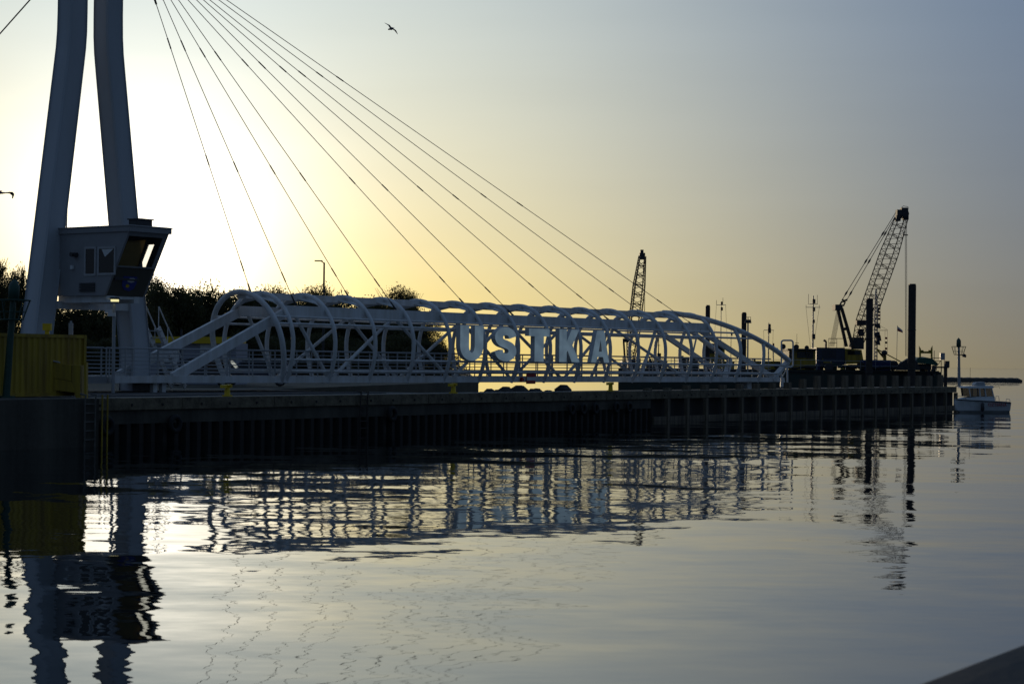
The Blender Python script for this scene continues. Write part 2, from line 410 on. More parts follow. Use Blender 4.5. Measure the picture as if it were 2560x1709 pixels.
# ------------------------------------------------------------------ quay furniture
def torus(c, R, r, ax, n=18, m=8):
    b = MB(); a1 = QV; a2 = Z
    b.tube([c + (a1 * math.cos(2 * math.pi * k / n) + a2 * math.sin(2 * math.pi * k / n)) * R for k in range(n)], r, m, closed=True); return b
ty = [(262, .62, .36, 'leftmost black tyre fender, hanging beside the concrete caisson'), (432, .62, .36, 'black tyre fender hanging below the stair side bridge end'),
      (975, .76, .34, 'single black tyre fender right of the quay ladder'), (1424, .74, .3, 'first tyre from the left in the cluster of five on the quay wall'),
      (1453, .74, .3, 'second tyre from the left in the cluster of five'), (1484, .74, .3, 'middle tyre of the cluster of five on the quay wall'),
      (1536, .76, .3, 'fourth tyre from the left in the cluster of five'), (1568, .76, .3, 'rightmost tyre of the cluster of five on the quay wall')]
for x, z, R, lab in ty:
    o = torus(Q(qs(x), -.14, z), R * .72, R * .3, QM).build('tyre_fender', M['black'])
    tag(o, lab, 'tyre', 'tyre fenders on the quay wall')
def bollard(x, lab):
    c = Q(qs(x) + .9, .55, ZT); r = empty('bollard', c, lab, 'bollard', 'yellow mooring bollards on the quay edge')
    b = MB(); b.cyl(c, c + Z * .05, .2, n=12); b.cyl(c + Z * .05, c + Z * .32, .12, .1, 12); b.build('post', M['yellowcl'], r)
    b = MB(); b.cyl(c + Z * .32, c + Z * .42, .1, .17, 12); b.bar(c + Z * .38 - QV * .34, c + Z * .40 + QV * .2, .16, .12); b.build('head', M['yellowcl'], r)
bollard(560, 'yellow mooring bollard nearest the white pylon')
bollard(1133, 'yellow mooring bollard below the first big letter')
bollard(1530, 'yellow mooring bollard beside the green barge hull')
def ladder(p, h, wdt, a, o_, lab, m):
    r = empty('ladder', p - Z * h, lab, 'ladder', 'steel ladders on the quay wall')
    for sd in (-1, 1):
        b = MB(); q = p + a * (sd * wdt / 2); b.tube([q - Z * h, q - Z * .1, q + Z * .12 + o_ * -.05, q + Z * .16 + o_ * .2], .035, 6); b.build('rail', m, r)
    for k in range(int(h / .3)):
        b = MB(); z = p - Z * (.18 + .3 * k); b.cyl(z - a * wdt / 2, z + a * wdt / 2, .02, n=6); b.build('rung', m, r)
ladder(Q(qs(905), -.12, ZT), 1.7, .5, QV, QM, 'rusty ladder on the quay wall left of the single tyre', M['rust'])
lp = Q(-.9, -1.4, 1.62)
ladder(lp, 1.8, .5, QV, QM, 'pale steel ladder on the caisson beside the yellow poles', M['galv'])
r = empty('fender_pole', Q(-.2, -1.42, -.5), 'pair of thin yellow poles standing in the water at the caisson corner', 'pole')
for k in (0, .26):
    b = MB(); b.cyl(Q(-.32 + k, -1.42, -.8), Q(-.32 + k, -1.42, 1.75), .032, n=8); b.build('pole', M['yellow'], r)

# rocks behind the mole
ORD = ['first', 'second', 'third', 'fourth', 'fifth', 'sixth', 'seventh', 'eighth', 'ninth', 'tenth', 'eleventh', 'twelfth', 'thirteenth', 'fourteenth', 'fifteenth', 'sixteenth']
rx = [1205, 1232, 1258, 1283, 1300, 1322, 1347, 1372, 1398, 1420, 1436, 1452]
for i, x in enumerate(rx):
    s = qs(x) + 6.4; big = x in (1283, 1322, 1436)
    c = Q(s, 3.9 + random.random() * .5, 1.2 + random.uniform(-.05, .12))
    b = MB(); n = 9; rr = random.uniform(.36, .46) * (1.3 if big else 1)
    rings = []
    for k in range(1, 6):
        a = math.pi * k / 6
        rings.append([c + V((math.sin(a) * math.cos(t) * rr * random.uniform(.8, 1.25), math.sin(a) * math.sin(t) * rr * random.uniform(.8, 1.2), -math.cos(a) * rr * (1.1 if big else .95))) for t in [2 * math.pi * j / n for j in range(n)]])
    rings[-1] = [p + (c + Z * rr * 1.1 - p) * random.uniform(.15, .5) for p in rings[-1]]
    b.loft(rings); o = b.build('boulder', M['rock'])
    lab = {1283: 'bulky dark boulder behind the quay under the letter S', 1322: 'tallish dark boulder behind the quay under the letter T', 1436: 'bulky dark boulder behind the quay under the letter K'}.get(x, 'low dark boulder at the rear edge of the quay, %s boulder from the left' % ORD[i])
    tag(o, lab, 'boulder', 'boulders behind the quay')

# ------------------------------------------------------------------ swing bridge : t along, q across (+ near), z
dv = ray(5030, 949); U = V((dv.x, dv.y, 0)).normalized(); N = V((U.y, -U.x, 0))
n0 = P(712.5, 956, 90.16); n0.z = 0
BO = n0 - N * 1.7
def Bp(t, q, z): return BO + U * t + N * q + Z * z
RS = 2.825                                   # rib spacing
Z0, Z1 = 1.98, 2.27                          # edge girder
T_TAIL, T_END = -10.4, 45.1
bridge = empty('swing_bridge', Bp(0, 0, Z0), 'white tubular footbridge of round ribs with stay cables along the quay', 'bridge')
def rib_pts(top=1.0, lean=0, t=0, n=36):
    """profile from the far deck edge over the top to the near deck edge"""
    a = 2.175; out = []
    zb = 1.98; zc = 3.75; bu = 2.3; bl = 2.85
    th0 = math.asin((zb - zc) / bl)
    for i in range(n + 1):
        th = math.pi - th0 + (th0 - (math.pi - th0)) * i / n
        z = zc + (bu if math.sin(th) > 0 else bl) * math.sin(th); q = a * math.cos(th)
        out.append((q, z))
    return out
RP = rib_pts()
def rib_q(z):
    if z > 3.75: return 2.175 * math.sqrt(max(0, 1 - ((z - 3.75) / 2.3) ** 2))
    return 2.175 * math.sqrt(1 - ((z - 3.75) / 2.85) ** 2)
for k in range(14):
    b = MB(); b.tube([Bp(k * RS, q, z) for q, z in RP], .102, 10, cap=True); b.build('rib', M['white'], bridge)
# first leaning portal at the pylon end
def portal(fn): 
    b = MB(); b.tube([fn(q, z) for q, z in RP], .125, 10); b.build('portal_arch', M['white'], bridge)
portal(lambda q, z: Bp(-.3 - .95 * max(0, (z - 2.1) / 3.95), q, z))
# last portal sweeps down to the bridge end
T_AP = 12.1 * RS; T_PE = 16.15 * RS
zlow = 3.3
pp = []
for i in range(41):
    f = i / 40 * 2 - 1                      # -1 far foot .. 1 near foot
    a = abs(f)
    z = 6.05 - (6.05 - zlow) * (1 - math.cos(a * math.pi / 2)) ** .8 if a > 0 else 6.05
    z = 6.05 - (6.05 - zlow) * a ** 2.2
    q = math.copysign(min(rib_q(max(z, 3.75)) if z > 3.75 else rib_q(z), 2.19), f) if a > .02 else 0
    pp.append((q, z))
def tz(z):                                   # place along the bridge for a height on the sweep
    h = (6.05 - z) / (6.05 - zlow)
    return T_AP + (T_PE - T_AP) * (h ** .62)
b = MB(); b.tube([Bp(tz(z), q, z) for q, z in pp], .16, 10); b.build('portal_arch', M['white'], bridge)
def sweep_z(t):
    h = max(0, (t - T_AP) / (T_PE - T_AP)) ** (1 / .62)
    return 6.05 - h * (6.05 - zlow)
for k in (14, 15):
    for sd in (-1, 1):
        zt = sweep_z(k * RS) - .02
        pts = [(q, z) for q, z in RP if z < zt and q * sd > 0]
        pts = sorted(pts, key=lambda a: a[1]) + [(sd * rib_q(zt), zt)]
        b = MB(); b.tube([Bp(k * RS, q, z) for q, z in pts], .11, 10); b.build('rib', M['white'], bridge)
for sd in (-1, 1):
    b = MB(); b.bar(Bp(T_END - .9, sd * 1.72, 2.1), Bp(T_PE - .15, sd * 2.1, 3.22), .2, .34, up=N); b.build('end_post', M['white'], bridge)
# girders, chords, longitudinal tubes
for sd in (-1, 1):
    b = MB(); b.bar(Bp(T_TAIL, sd * 1.72, (Z0 + Z1) / 2), Bp(T_END, sd * 1.72, (Z0 + Z1) / 2), .24, Z1 - Z0); b.build('edge_girder', M['white'], bridge)
    b = MB(); b.bar(Bp(.1, sd * 1.47, 5.24), Bp(13.05 * RS, sd * 1.47, 5.24), .16, .46); b.build('top_chord', M['white'], bridge)
    for zt, tA, tB, r_ in ((4.64, -.9, 14.72 * RS, .055), (3.02, -.4, T_PE - .3, .06), (2.5, -.2, T_END - .4, .06), (4.95, -.97, 14.33 * RS, .05)):
        b = MB(); b.tube([Bp(tA, sd * (rib_q(zt) - .03), zt), Bp(tB, sd * (rib_q(zt) - .03), zt)], r_, 8); b.build('side_tube', M['white'], bridge)
b = MB(); b.bar(Bp(-1.1, 0, 5.9), Bp(12.3 * RS, 0, 5.9), .58, .3); b.build('ridge_beam', M['white'], bridge)
for k in range(0, 13):
    for sd in (-1, 1):
        b = MB(); b.prism([Bp(k * RS - .62, sd * .28, 5.84), Bp(k * RS + .62, sd * .28, 5.84), Bp(k * RS + .16, sd * 1.0, 5.62), Bp(k * RS + .13, sd * 1.4, 5.42), Bp(k * RS - .13, sd * 1.4, 5.42), Bp(k * RS - .16, sd * 1.0, 5.62)], Z * .03)
        b.build('gusset_plate', M['white'], bridge)
# deck
b = MB(); b.box(Bp((T_TAIL + T_END) / 2, 0, 2.16), T_END - T_TAIL - .04, 3.18, .1, U, N); b.build('deck', M['lgrey'], bridge)
for k in range(-3, 16):
    b = MB(); b.bar(Bp(k * RS, -1.59, 2.04), Bp(k * RS, 1.59, 2.04), .12, .13); b.build('cross_beam', M['white'], bridge)
# truss diagonals on both sides
top_z, bot_z = 5.02, 2.24
dg = [(.3, 1, 1), (1.12, 2.7, 0), (2.8, 4.15, 1), (4.3, 5.85, 0), (6.0, 7.55, 1), (7.7, 9.2, 0), (9.4, 12.0, 1), (10.35, 11.0, 0), (12.1, 12.65, 0)]
for sd in (-1, 1):
    for a, c, down in dg:
        b = MB(); zA, zB = (top_z, bot_z) if down else (bot_z, top_z); qa, qb = (1.47, 1.72) if down else (1.72, 1.47)
        b.tube([Bp(a * RS, sd * qa, zA), Bp(c * RS, sd * qb, zB)], .085 if (a, c) != (12.1, 12.65) else .055, 8); b.build('diagonal', M['white'], bridge)
    b = MB(); b.bar(Bp(-2.45 * RS, sd * 1.72, 2.2), Bp(.1 * RS, sd * 1.5, 5.2), .2, .42, up=N.cross(V((0, 0, 1))).normalized() * 0 + Z); b.build('end_diagonal', M['white'], bridge)
    b = MB(); b.bar(Bp(12.7 * RS, sd * 1.5, 5.05), Bp(15.7 * RS, sd * 1.72, 2.25), .18, .3); b.build('end_diagonal', M['white'], bridge)
# railings
for sd in (-1, 1):
    b = MB(); q = sd * 1.5
    t = T_TAIL
    while t < T_END - .6:
        b.bar(Bp(t, q, Z1 - .1), Bp(t, q, 3.4), .035, .06); t += 1.42
    b.tube([Bp(T_TAIL, q, 3.42), Bp(T_END - .7, q, 3.42)], .035, 6)
    for z in (2.42, 2.58, 2.74, 2.9, 3.06, 3.22):
        b.tube([Bp(T_TAIL, q, z), Bp(T_END - .7, q, z)], .017, 5)
    b.build('railing', M['lgrey'], bridge)
# navigation sign on the girder
x0 = onplane(1316, 945, Bp(0, 1.9, 0), N); x1 = onplane(1338, 945, Bp(0, 1.9, 0), N)
ts = (x0 - BO).dot(U); te = (x1 - BO).dot(U)
sg = MB(); sg.box(Bp((ts + te) / 2, 1.9, 2.17), te - ts, .04, .54, U, N); sg = sg.build('navigation_sign', M['red'])
tag(sg, 'red board with a white middle band on the bridge girder', 'sign')
b = MB(); b.box(Bp((ts + te) / 2, 1.925, 2.17), te - ts, .014, .18, U, N); b.build('white_band', M['white2'], sg)
b = MB(); b.box(Bp(ts - .38, 1.9, 2.12), .22, .12, .16, U, N); b.cyl(Bp(ts - .38, 1.9, 2.2), Bp(ts - .38, 1.9, 2.26), .06)
tag(b.build('signal_lamp', M['red']), 'small red lamp box beside the red and white board', 'lamp')

# stay cables
cb = [(387, 628, 734, 0), (408, 740, 764, 1), (427, 874, 747, 0), (446, 990, 774, 1), (469, 1161, 764, 0), (491, 1283, 788, 1), (507, 1395, 777, 0), (524, 1523, 800, 1), (545, 1605, 788, 0), (566, 1732, 811, 1)]
for x0_, x1_, y1_, near in cb:
    sl_ = (x1_ - x0_) / y1_; ya = -(x0_ - 330) / sl_
    top = P(330, ya, 86.0)
    qq = 1.47 if near else -1.47
    bot = onplane(x1_, y1_, Bp(0, qq, 0), N) if near else onplane(x1_, y1_, Bp(0, -.2, 0), N)
    tb = (bot - BO).dot(U)
    if not near: bot = Bp(tb + .0, -.2, 6.0)
    b = MB(); b.tube([top, bot], .017, 6); c = b.build('stay_cable', M['cable'], bridge)
    b = MB(); d = (bot - top).normalized(); Lc = (bot - top).length
    b.cyl(bot - d * .5, bot, .035, .05, 8); b.build('socket', M['dark'], c)
    for fr in (.30, .62, .92):
        b = MB(); m_ = top + d * (Lc * fr); b.cyl(m_ - d * .25, m_ + d * .25, .03, n=6); b.build('coupler', M['dark'], c)
    b = MB(); b.cyl(top, top + d * (3.3 if x0_ < 420 else 2.2), .06, .045, 8); b.build('fork_end', M['dark'], c)

# ------------------------------------------------------------------ letters
def face_t(x, qf): return (onplane(x, 860, Bp(0, qf, 0), N) - BO).dot(U)
QF = 2.42; DEP = .26
def zl(x, y): return onplane(x, y, Bp(0, QF, 0), N).z
def strip(path, hx, hy):
    Lf, Rt = [], []
    for i, p in enumerate(path):
        a = path[max(i - 1, 0)]; c = path[min(i + 1, len(path) - 1)]
        d = V((c[0] - a[0], c[1] - a[1])); d.normalize(); nx, ny = -d.y, d.x
        Lf.append((p[0] + nx * hx, p[1] + ny * hy)); Rt.append((p[0] - nx * hx, p[1] - ny * hy))
    return Lf + Rt[::-1]
def arc(cx, cy, rx, ry, a0, a1, n=14): return [(cx + rx * math.cos(math.radians(a0 + (a1 - a0) * i / n)), cy + ry * math.sin(math.radians(a0 + (a1 - a0) * i / n))) for i in range(n + 1)]
shapes = {
 'U': (strip([(.185, 1), (.185, .7)] + arc(.5, .42, .315, .305, 180, 360) + [(.815, .7), (.815, 1)], .185, .115), []),
 'S': (strip([(.82, .70)] + arc(.5, .70, .315, .185, 20, 245, 16) + [(.5, .505)] + arc(.5, .30, .315, .185, 65, -160, 16) + [(.18, .30)], .185, .115), []),
 'T': ([(0, 1), (0, .77), (.28, .77), (.28, 0), (.72, 0), (.72, .77), (1, .77), (1, 1)], []),
 'K': ([(0, 0), (0, 1), (.35, 1), (.35, .60), (.60, 1), (.97, 1), (.63, .52), (1, 0), (.62, 0), (.40, .36), (.35, .29), (.35, 0)], []),
 'A': ([(0, 0), (.31, 1), (.70, 1), (1, 0), (.72, 0), (.66, .17), (.34, .17), (.27, 0)], [[(.40, .34), (.60, .34), (.505, .74)]]),
}
lpos = [('U', 1150, 1208, 813, 902), ('S', 1237, 1291, 817, 903.5), ('T', 1322, 1373, 821, 904), ('K', 1398, 1449, 823, 905), ('A', 1478, 1523, 826, 906)]
for ch, xa, xb, ya, yb in lpos:
    ta, tb = face_t(xa, QF), face_t(xb, QF); xm = (xa + xb) / 2; zt, zb = zl(xm, ya), zl(xm, yb)
    f = lambda p, q: Bp(ta + (tb - ta) * p[0], q, zb + (zt - zb) * p[1])
    out, holes = shapes[ch]
    r = empty('letter_sign', Bp((ta + tb) / 2, QF, zb), 'big pale block letter %s hung on the bridge side' % ch, 'letter', 'big letters on the bridge')
    b = MB(); b.prism([f(p, QF) for p in out], N * -DEP, holes=[[f(p, QF) for p in h] for h in holes]); b.build('letter_body', M['white'], r)
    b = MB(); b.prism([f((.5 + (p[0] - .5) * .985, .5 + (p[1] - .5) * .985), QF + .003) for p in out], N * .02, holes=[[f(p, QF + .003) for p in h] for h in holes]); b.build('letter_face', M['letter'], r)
    for k in (.2, .8):
        b = MB(); t_ = ta + (tb - ta) * k; b.bar(Bp(t_, QF - DEP, 3.05 + .06), Bp(t_, 2.1, 3.05 + .06), .06, .05); b.build('bracket', M['lgrey'], r)

# ------------------------------------------------------------------ pylon
TD = V((.62, .785, 0)).normalized(); TN = V((TD.y, -TD.x, 0))
TC = P(215, 890, 85.4); TC.z = 0
def Tp(a, c, z): return TC + TD * a + TN * c + Z * z
pylon = empty('pylon', Tp(0, 0, ZT), 'tall white two legged pylon that carries the stay cables', 'pylon')
def chamfer_ring(c, ha, hc, ch=.07):
    r = []
    for a, d in ((-1, -1), (1, -1), (1, 1), (-1, 1)):
        for o in ((1, 0), (0, 1)) if (a * d > 0) else ((0, 1), (1, 0)):
            r.append(c + TD * (a * (ha - ch * o[0])) + TN * (d * (hc - ch * o[1])))
    return r
for sd in (-1, 1):
    b = MB()
    st = [(2.74, ZT - .3, .52), (2.72, 3.2, .51), (1.13, 15.35, .482), (1.035, 16.1, .48), (.985, 16.8, .478), (.97, 17.7, .475), (.965, 23, .47)]
    b.loft([chamfer_ring(Tp(sd * a, 0, z), h, h) for a, z, h in st]); lg = b.build('leg', M['pylon'], pylon)
b = MB(); b.box(Tp(0, 0, 22.4), 1.2, .8, .8, TD, TN); b.build('crosshead', M['white'], pylon)
b = MB(); hp = P(330, -160, 86.0); b.bar(Tp(.9, 0, 20.9), hp, .14, 2.2); b.build('cable_lug', M['white'], pylon)
b = MB(); bs = P(220, -163, 85.4); be = P(-760, 940, 82); b.tube([bs, be], .032, 6); b.build('backstay', M['cable'], pylon)
b = MB(); b.bar(Tp(-.9, 0, bs.z), bs, .14, .8); b.build('cable_lug', M['white'], pylon)
# beam between the legs below the cabin
for c_ in (-.3, .3):
    b = MB(); b.bar(Tp(-2.1, c_, 5.2), Tp(2.1, c_, 5.2), .25, .3); b.build('tie_beam', M['white'], pylon)

# ------------------------------------------------------------------ control cabin
K0 = P(262, 738, 82.0); zc0 = K0.z; zc1 = 8.15; OV = 1.4; BW = 2.2; LL = 3.0
CB = V((K0.x, K0.y, 0))
def Cp(u_, n_, z): return CB + U * u_ + N * n_ + Z * z
def ov(z): return OV * (z - zc0) / (zc1 - zc0)
cabin = empty('control_cabin', Cp(BW / 2, -LL / 2, zc0), 'grey control cabin with slanted front window between the pylon legs', 'cabin')
th = .1
# left (visible) side wall
lw = MB(); lw.prism([Cp(0, -LL, zc0), Cp(0, 0, zc0), Cp(0, OV, zc1), Cp(0, -LL, zc1)], U * th); lw = lw.build('side_wall', M['grey'], cabin)
# right side wall with an open window, plus an added opening for warm glow
zs, zh = 6.75, 7.75
rw = MB(); rw.prism([Cp(BW - th, -LL, zc0), Cp(BW - th, 0, zc0), Cp(BW - th, OV, zc1), Cp(BW - th, -LL, zc1)], U * th,
   holes=[[Cp(BW - th, ov(zs) - .55 - .42, zs), Cp(BW - th, ov(zs) - .55, zs), Cp(BW - th, ov(zh) - .55, zh), Cp(BW - th, ov(zh) - .55 - .42, zh)], [Cp(BW - th, -1.9, zs), Cp(BW - th, ov(zs) - 1.05, zs), Cp(BW - th, ov(zh) - 1.05, zh + .2), Cp(BW - th, -1.9, zh + .2)]]); rw = rw.build('side_wall', M['grey'], cabin)
b = MB(); b.prism([Cp(BW - th - .03, -2.0, zs - .05), Cp(BW - th - .03, ov(zs) - 1.0, zs - .05), Cp(BW - th - .03, ov(zh) - 1.0, zh + .22), Cp(BW - th - .03, -2.0, zh + .22)], U * .004); b.build('added_glow_blind', M['blind'], cabin)  # invented blind over the added opening, brings a warm glow inside
b = MB(); b.prism([Cp(th, -LL, zc0), Cp(BW - th, -LL, zc0), Cp(BW - th, -LL, zc1), Cp(th, -LL, zc1)], N * th); b.build('rear_wall', M['grey'], cabin)
b = MB(); b.box(Cp(BW / 2, -LL / 2 + .05, zc0 + .05), BW - 2 * th - .01, LL - .12, .1, U, N); b.build('floor', M['grey'], cabin)
# slanted front : lower panel, sill, header, posts, glass
zsill = 6.72
def Fp(u_, z, off=0): return Cp(u_, ov(z) + off, z)
b = MB(); b.prism([Fp(th, zc0), Fp(BW - th, zc0), Fp(BW - th, zsill), Fp(th, zsill)], N * -.08); fp_ = b.build('front_panel', M['bronze'], cabin)
b = MB(); b.prism([Fp(th, zsill, .06), Fp(BW - th, zsill, .06), Fp(BW - th, zsill + .06, .06), Fp(th, zsill + .06, .06)], N * -.16); b.build('window_sill', M['lgrey'], cabin)
b = MB(); b.prism([Fp(th, 7.98), Fp(BW - th, 7.98), Fp(BW - th, zc1), Fp(th, zc1)], N * -.08); b.build('header', M['grey'], cabin)
b = MB(); b.prism([Fp(BW - th - .14, zsill + .07), Fp(BW - th, zsill + .07), Fp(BW - th, 7.97), Fp(BW - th - .14, 7.97)], N * -.1); b.build('window_post', M['grey'], cabin)
b = MB(); b.prism([Fp(th + .003, zsill + .065, -.03), Fp(BW - th - .145, zsill + .065, -.03), Fp(BW - th - .145, 7.975, -.03), Fp(th + .003, 7.975, -.03)], N * -.02); b.build('front_window', M['glass'], cabin)
b = MB(); b.box(Cp(BW / 2 - .3, ov(zsill) - .55, 6.45), 1.3, .7, .5, U, N); b.build('control_desk', M['dark'], cabin)
# roof with deep fascia
b = MB(); b.prism([Cp(-.06, -LL - .05, zc1 + .003), Cp(BW + .06, -LL - .05, zc1 + .003), Cp(BW + .06, OV + .1, zc1 + .003), Cp(-.06, OV + .1, zc1 + .003)], Z * .22); b.build('roof', M['grey'], cabin)
b = MB(); b.prism([Cp(-.1, -LL - .1, zc1 + .226), Cp(BW + .1, -LL - .1, zc1 + .226), Cp(BW + .1, OV + .14, zc1 + .226), Cp(-.1, OV + .14, zc1 + .226)], Z * .04); b.build('roof_edge', M['lgrey'], cabin)
c = Cp(BW * .72, .35, zc1 + .27); b = MB(); b.box(c + Z * .17, .75, .6, .3, U, N); b.box(c + Z * .34, .85, .7, .05, U, N); b.build('roof_unit', M['dark'], cabin)
# side windows, louvre, lamp
def wallpt(x, y): return onplane(x, y, Cp(0, 0, 0), U)
def wall_rect(x0, y0, x1, y1):
    a = wallpt(x0, y1); c = wallpt(x1, y0); na = (a - CB).dot(N); nc = (c - CB).dot(N); return na, nc, a.z, c.z
for (x0, y0, x1, y1) in ((211, 616, 241, 690), (244, 615, 290, 688)):
    na, nc, za, zc_ = wall_rect(x0, y0, x1, y1); fr = .09
    if x0 == 244: nc = min(nc, ov(za) - .22 + .5)
    fn = lambda n_, z: Cp(-.03, n_, z)
    sl2 = (lambda z: 0) if x0 != 244 else (lambda z: 0)
    b = MB(); b.prism([fn(na, za), fn(nc, za), fn(nc, zc_), fn(na, zc_)], U * .027, holes=[[fn(na + fr, za + fr), fn(nc - fr, za + fr), fn(nc - fr, zc_ - fr), fn(na + fr, zc_ - fr)]]); wf = b.build('window', M['lgrey'], cabin)
    b = MB(); g_ = lambda n_, z: Cp(-.012, n_, z); b.prism([g_(na + fr, za + fr), g_(nc - fr, za + fr), g_(nc - fr, zc_ - fr), g_(na + fr, zc_ - fr)], U * .009); b.build('pane', M['darkglass'], wf)
    if x0 == 244:
        b = MB(); b.prism([Cp(-.018, nc - fr - .75, zc_ - fr - .02), Cp(-.018, nc - fr - .05, zc_ - fr - .02), Cp(-.018, nc - fr - .55, za + .75)], U * .003); b.build('blind', M['white2'], wf)
na, nc, za, zc_ = wall_rect(200, 706, 238, 730)
for k in range(6):
    b = MB(); z = za + (zc_ - za) * (k + .5) / 6; b.bar(Cp(-.04, na, z), Cp(-.04, nc, z), .06, .035); b.build('louvre_slat', M['dark'], cabin)
b = MB(); p = wallpt(183, 668); b.box(p - U * .06, .1, .16, .16, U, N); b.build('wall_box', M['white2'], cabin)
b = MB(); p = wallpt(191, 637); b.box(p - U * .12, .2, .25, .16, U, N); b.cyl(p - U * .22, p - U * .3, .08, .1); b.build('wall_lamp', M['dark'], cabin)
# coat of arms plate : blue shield with a pale figure and yellow waves
FN = (Fp(1, zc0) - Fp(0, zc0)).cross(Fp(0, zc1) - Fp(0, zc0)).normalized()
def fpl(x, y, o): 
    p = onplane(x, y, Fp(0, zc0), FN); return p + N * o
sh = [(308, 690), (342, 692), (340, 708), (333, 722), (321, 728), (309, 724), (304, 714), (305, 702)]
b = MB(); b.prism([fpl(x, y, .012) for x, y in sh], N * .02); em = b.build('coat_of_arms', M['emblem'], cabin)
b = MB(); b.prism([fpl(x, y, .034) for x, y in [(318, 700), (324, 695), (333, 695), (337, 698), (331, 701), (335, 705), (326, 707), (317, 704)]], N * .01); b.build('pale_figure', M['white2'], em)
b = MB(); b.prism([fpl(x, y, .034) for x, y in [(313, 712), (318, 710), (322, 714), (319, 719), (313, 718)]], N * .01); b.build('yellow_charge', M['yellowcl'], em)
# underfloor beams, lamp mast below
b = MB(); b.box(Cp(.35, -1.55, zc0 - .14), .3, 3.1, .27, U, N); b.build('floor_beam', M['white'], cabin)
b = MB(); b.box(Cp(1.75, -1.55, zc0 - .14), .3, 3.1, .27, U, N); b.build('floor_beam', M['white'], cabin)
b = MB(); b.box(Cp(1.0, -.15, zc0 - .07), 1.7, .24, .12, U, N); b.build('floor_beam', M['white2'], cabin)
b = MB(); b.tube([P(166, 578, 84.3), P(168, 500, 84.3)], .03, 6); b.tube([P(160, 540, 84.3), P(160, 578, 84.3)], .02, 6); b.build('roof_ladder', M['lgrey'], cabin)
# cctv and lamp post
pb = P(283, 950, 81.0); pb.z = ZT
r = empty('lamp_post', pb, 'grey post with cameras and a small lit lamp under the cabin', 'lamp post')
pt = P(284, 760, 81.0); b = MB(); b.tube([pb, V((pb.x, pb.y, pt.z))], .07, 8); b.build('post', M['lgrey'], r)
for x, y in ((272, 778), (279, 786), (276, 744)):
    b = MB(); p = P(x, y, 80.9); b.box(p, .3, .14, .14); b.bar(p, V((pb.x, pb.y, p.z)), .04, .04); b.build('camera', M['white2'], r)
b = MB(); p = P(287, 751, 80.8); b.box(p, .3, .16, .09); b.build('lamp_head', M['lamp'], r)
b = MB(); b.box(p + Z * .09, .36, .2, .07); b.build('lamp_hood', M['dark'], r)
# stairs behind the pylon
sA_, sB_ = P(364, 818, 90.5), P(432, 912, 92.5)
r = empty('staircase', V((sB_.x, sB_.y, ZT)), 'steel stair with handrails going down behind the right pylon leg', 'stairs')
for o in (0, .9):
    of = V((.5, .86, 0)) * o
    b = MB(); b.bar(sA_ + of, V((sB_.x, sB_.y, ZT + .1)) + of, .08, .24); b.build('stringer', M['white2'], r)
    b = MB(); hr = P(366, 800, 90.5) - P(364, 818, 90.5); b.tube([sA_ + Z * .95 + of, V((sB_.x, sB_.y, ZT + 1.05)) + of], .035, 6)
    for k in range(4):
        q_ = sA_.lerp(V((sB_.x, sB_.y, ZT + .1)), k / 3) + of; b.bar(q_, q_ + Z * .95, .035, .035)
    b.build('handrail', M['white2'], r)
for k in range(9):
    q_ = sA_.lerp(V((sB_.x, sB_.y, ZT + .1)), (k + .5) / 9); b = MB(); b.bar(q_, q_ + V((.5, .86, 0)) * .9, .26, .04); b.build('step', M['lgrey'], r)
# fixed grey approach deck behind the container
t215 = (onplane(205, 950, Bp(0, 1.72, 0), N) - BO).dot(U)
r = empty('approach_deck', Bp(t215, 0, Z0), 'grey fixed walkway deck behind the yellow container', 'walkway')
b = MB(); b.box(Bp((t215 - 4 + T_TAIL) / 2, 0, 2.11), T_TAIL - t215 + 3.9, 3.3, .28, U, N); b.build('deck', M['grey'], r)
b = MB(); ta = t215 - 4
for k in range(6): b.bar(Bp(ta + k * 1.3, 1.5, 2.25), Bp(ta + k * 1.3, 1.5, 3.4), .04, .06)
for z in (2.42, 2.58, 2.74, 2.9, 3.06, 3.22, 3.42): b.tube([Bp(ta, 1.5, z), Bp(T_TAIL - .15, 1.5, z)], .02 if z < 3.4 else .035, 5)
b.build('railing', M['lgrey'], r)
for x in (384, 406):
    p = onplane(x, 962, Bp(0, 1.5, 0), N); b = MB(); b.box(V((p.x, p.y, ZT + .2)), .22, .22, .42, U, N)
    tag(b.build('support_block', M['white2']), 'white bearing block under the bridge, %s one' % ('left' if x == 384 else 'right'), 'block', 'bearing blocks under the bridge')

# ------------------------------------------------------------------ yellow container and winch housing on the caisson
cr = G(214, 996, 1.64); cr = P(215, 990, 71.5); cr.z = 1.64
CA = QV; CM = QM
def Kp(a, m_, z): return V((cr.x, cr.y, 1.64)) + CA * a + CM * m_ + Z * z
cont = empty('container', Kp(-3, 1.2, 0), 'weathered yellow shipping container with corrugated sides on the caisson', 'container')
CH = 2.17; CLn = 6.06
def corr(a0, a1, f, d=.05, per=.28):
    prof = []; x = a0
    while x < a1 - .01:
        for dx, o in ((0, 0), (.09, 0), (.14, 1), (.23, 1)):
            if x + dx < a1: prof.append((x + dx, o * d))
        x += per
    prof.append((a1, 0)); b = MB(); n = len(prof)
    b.add([f(x, o, .12) for x, o in prof] + [f(x, o, CH - .12) for x, o in prof], [(i, i + 1, n + i + 1, n + i) for i in range(n - 1)]); return b
corr(-CLn + .1, -.1, lambda x, o, z: Kp(x, .03 + o, z)).build('front_side', M['yellow'], cont, recalc=False)
corr(-CLn + .1, -.1, lambda x, o, z: Kp(x, 2.3 - o, z)).build('rear_side', M['yellow'], cont, recalc=False)
corr(.1, 2.3, lambda x, o, z: Kp(-.03 - o, x, z)).build('end_wall', M['yellow'], cont, recalc=False)
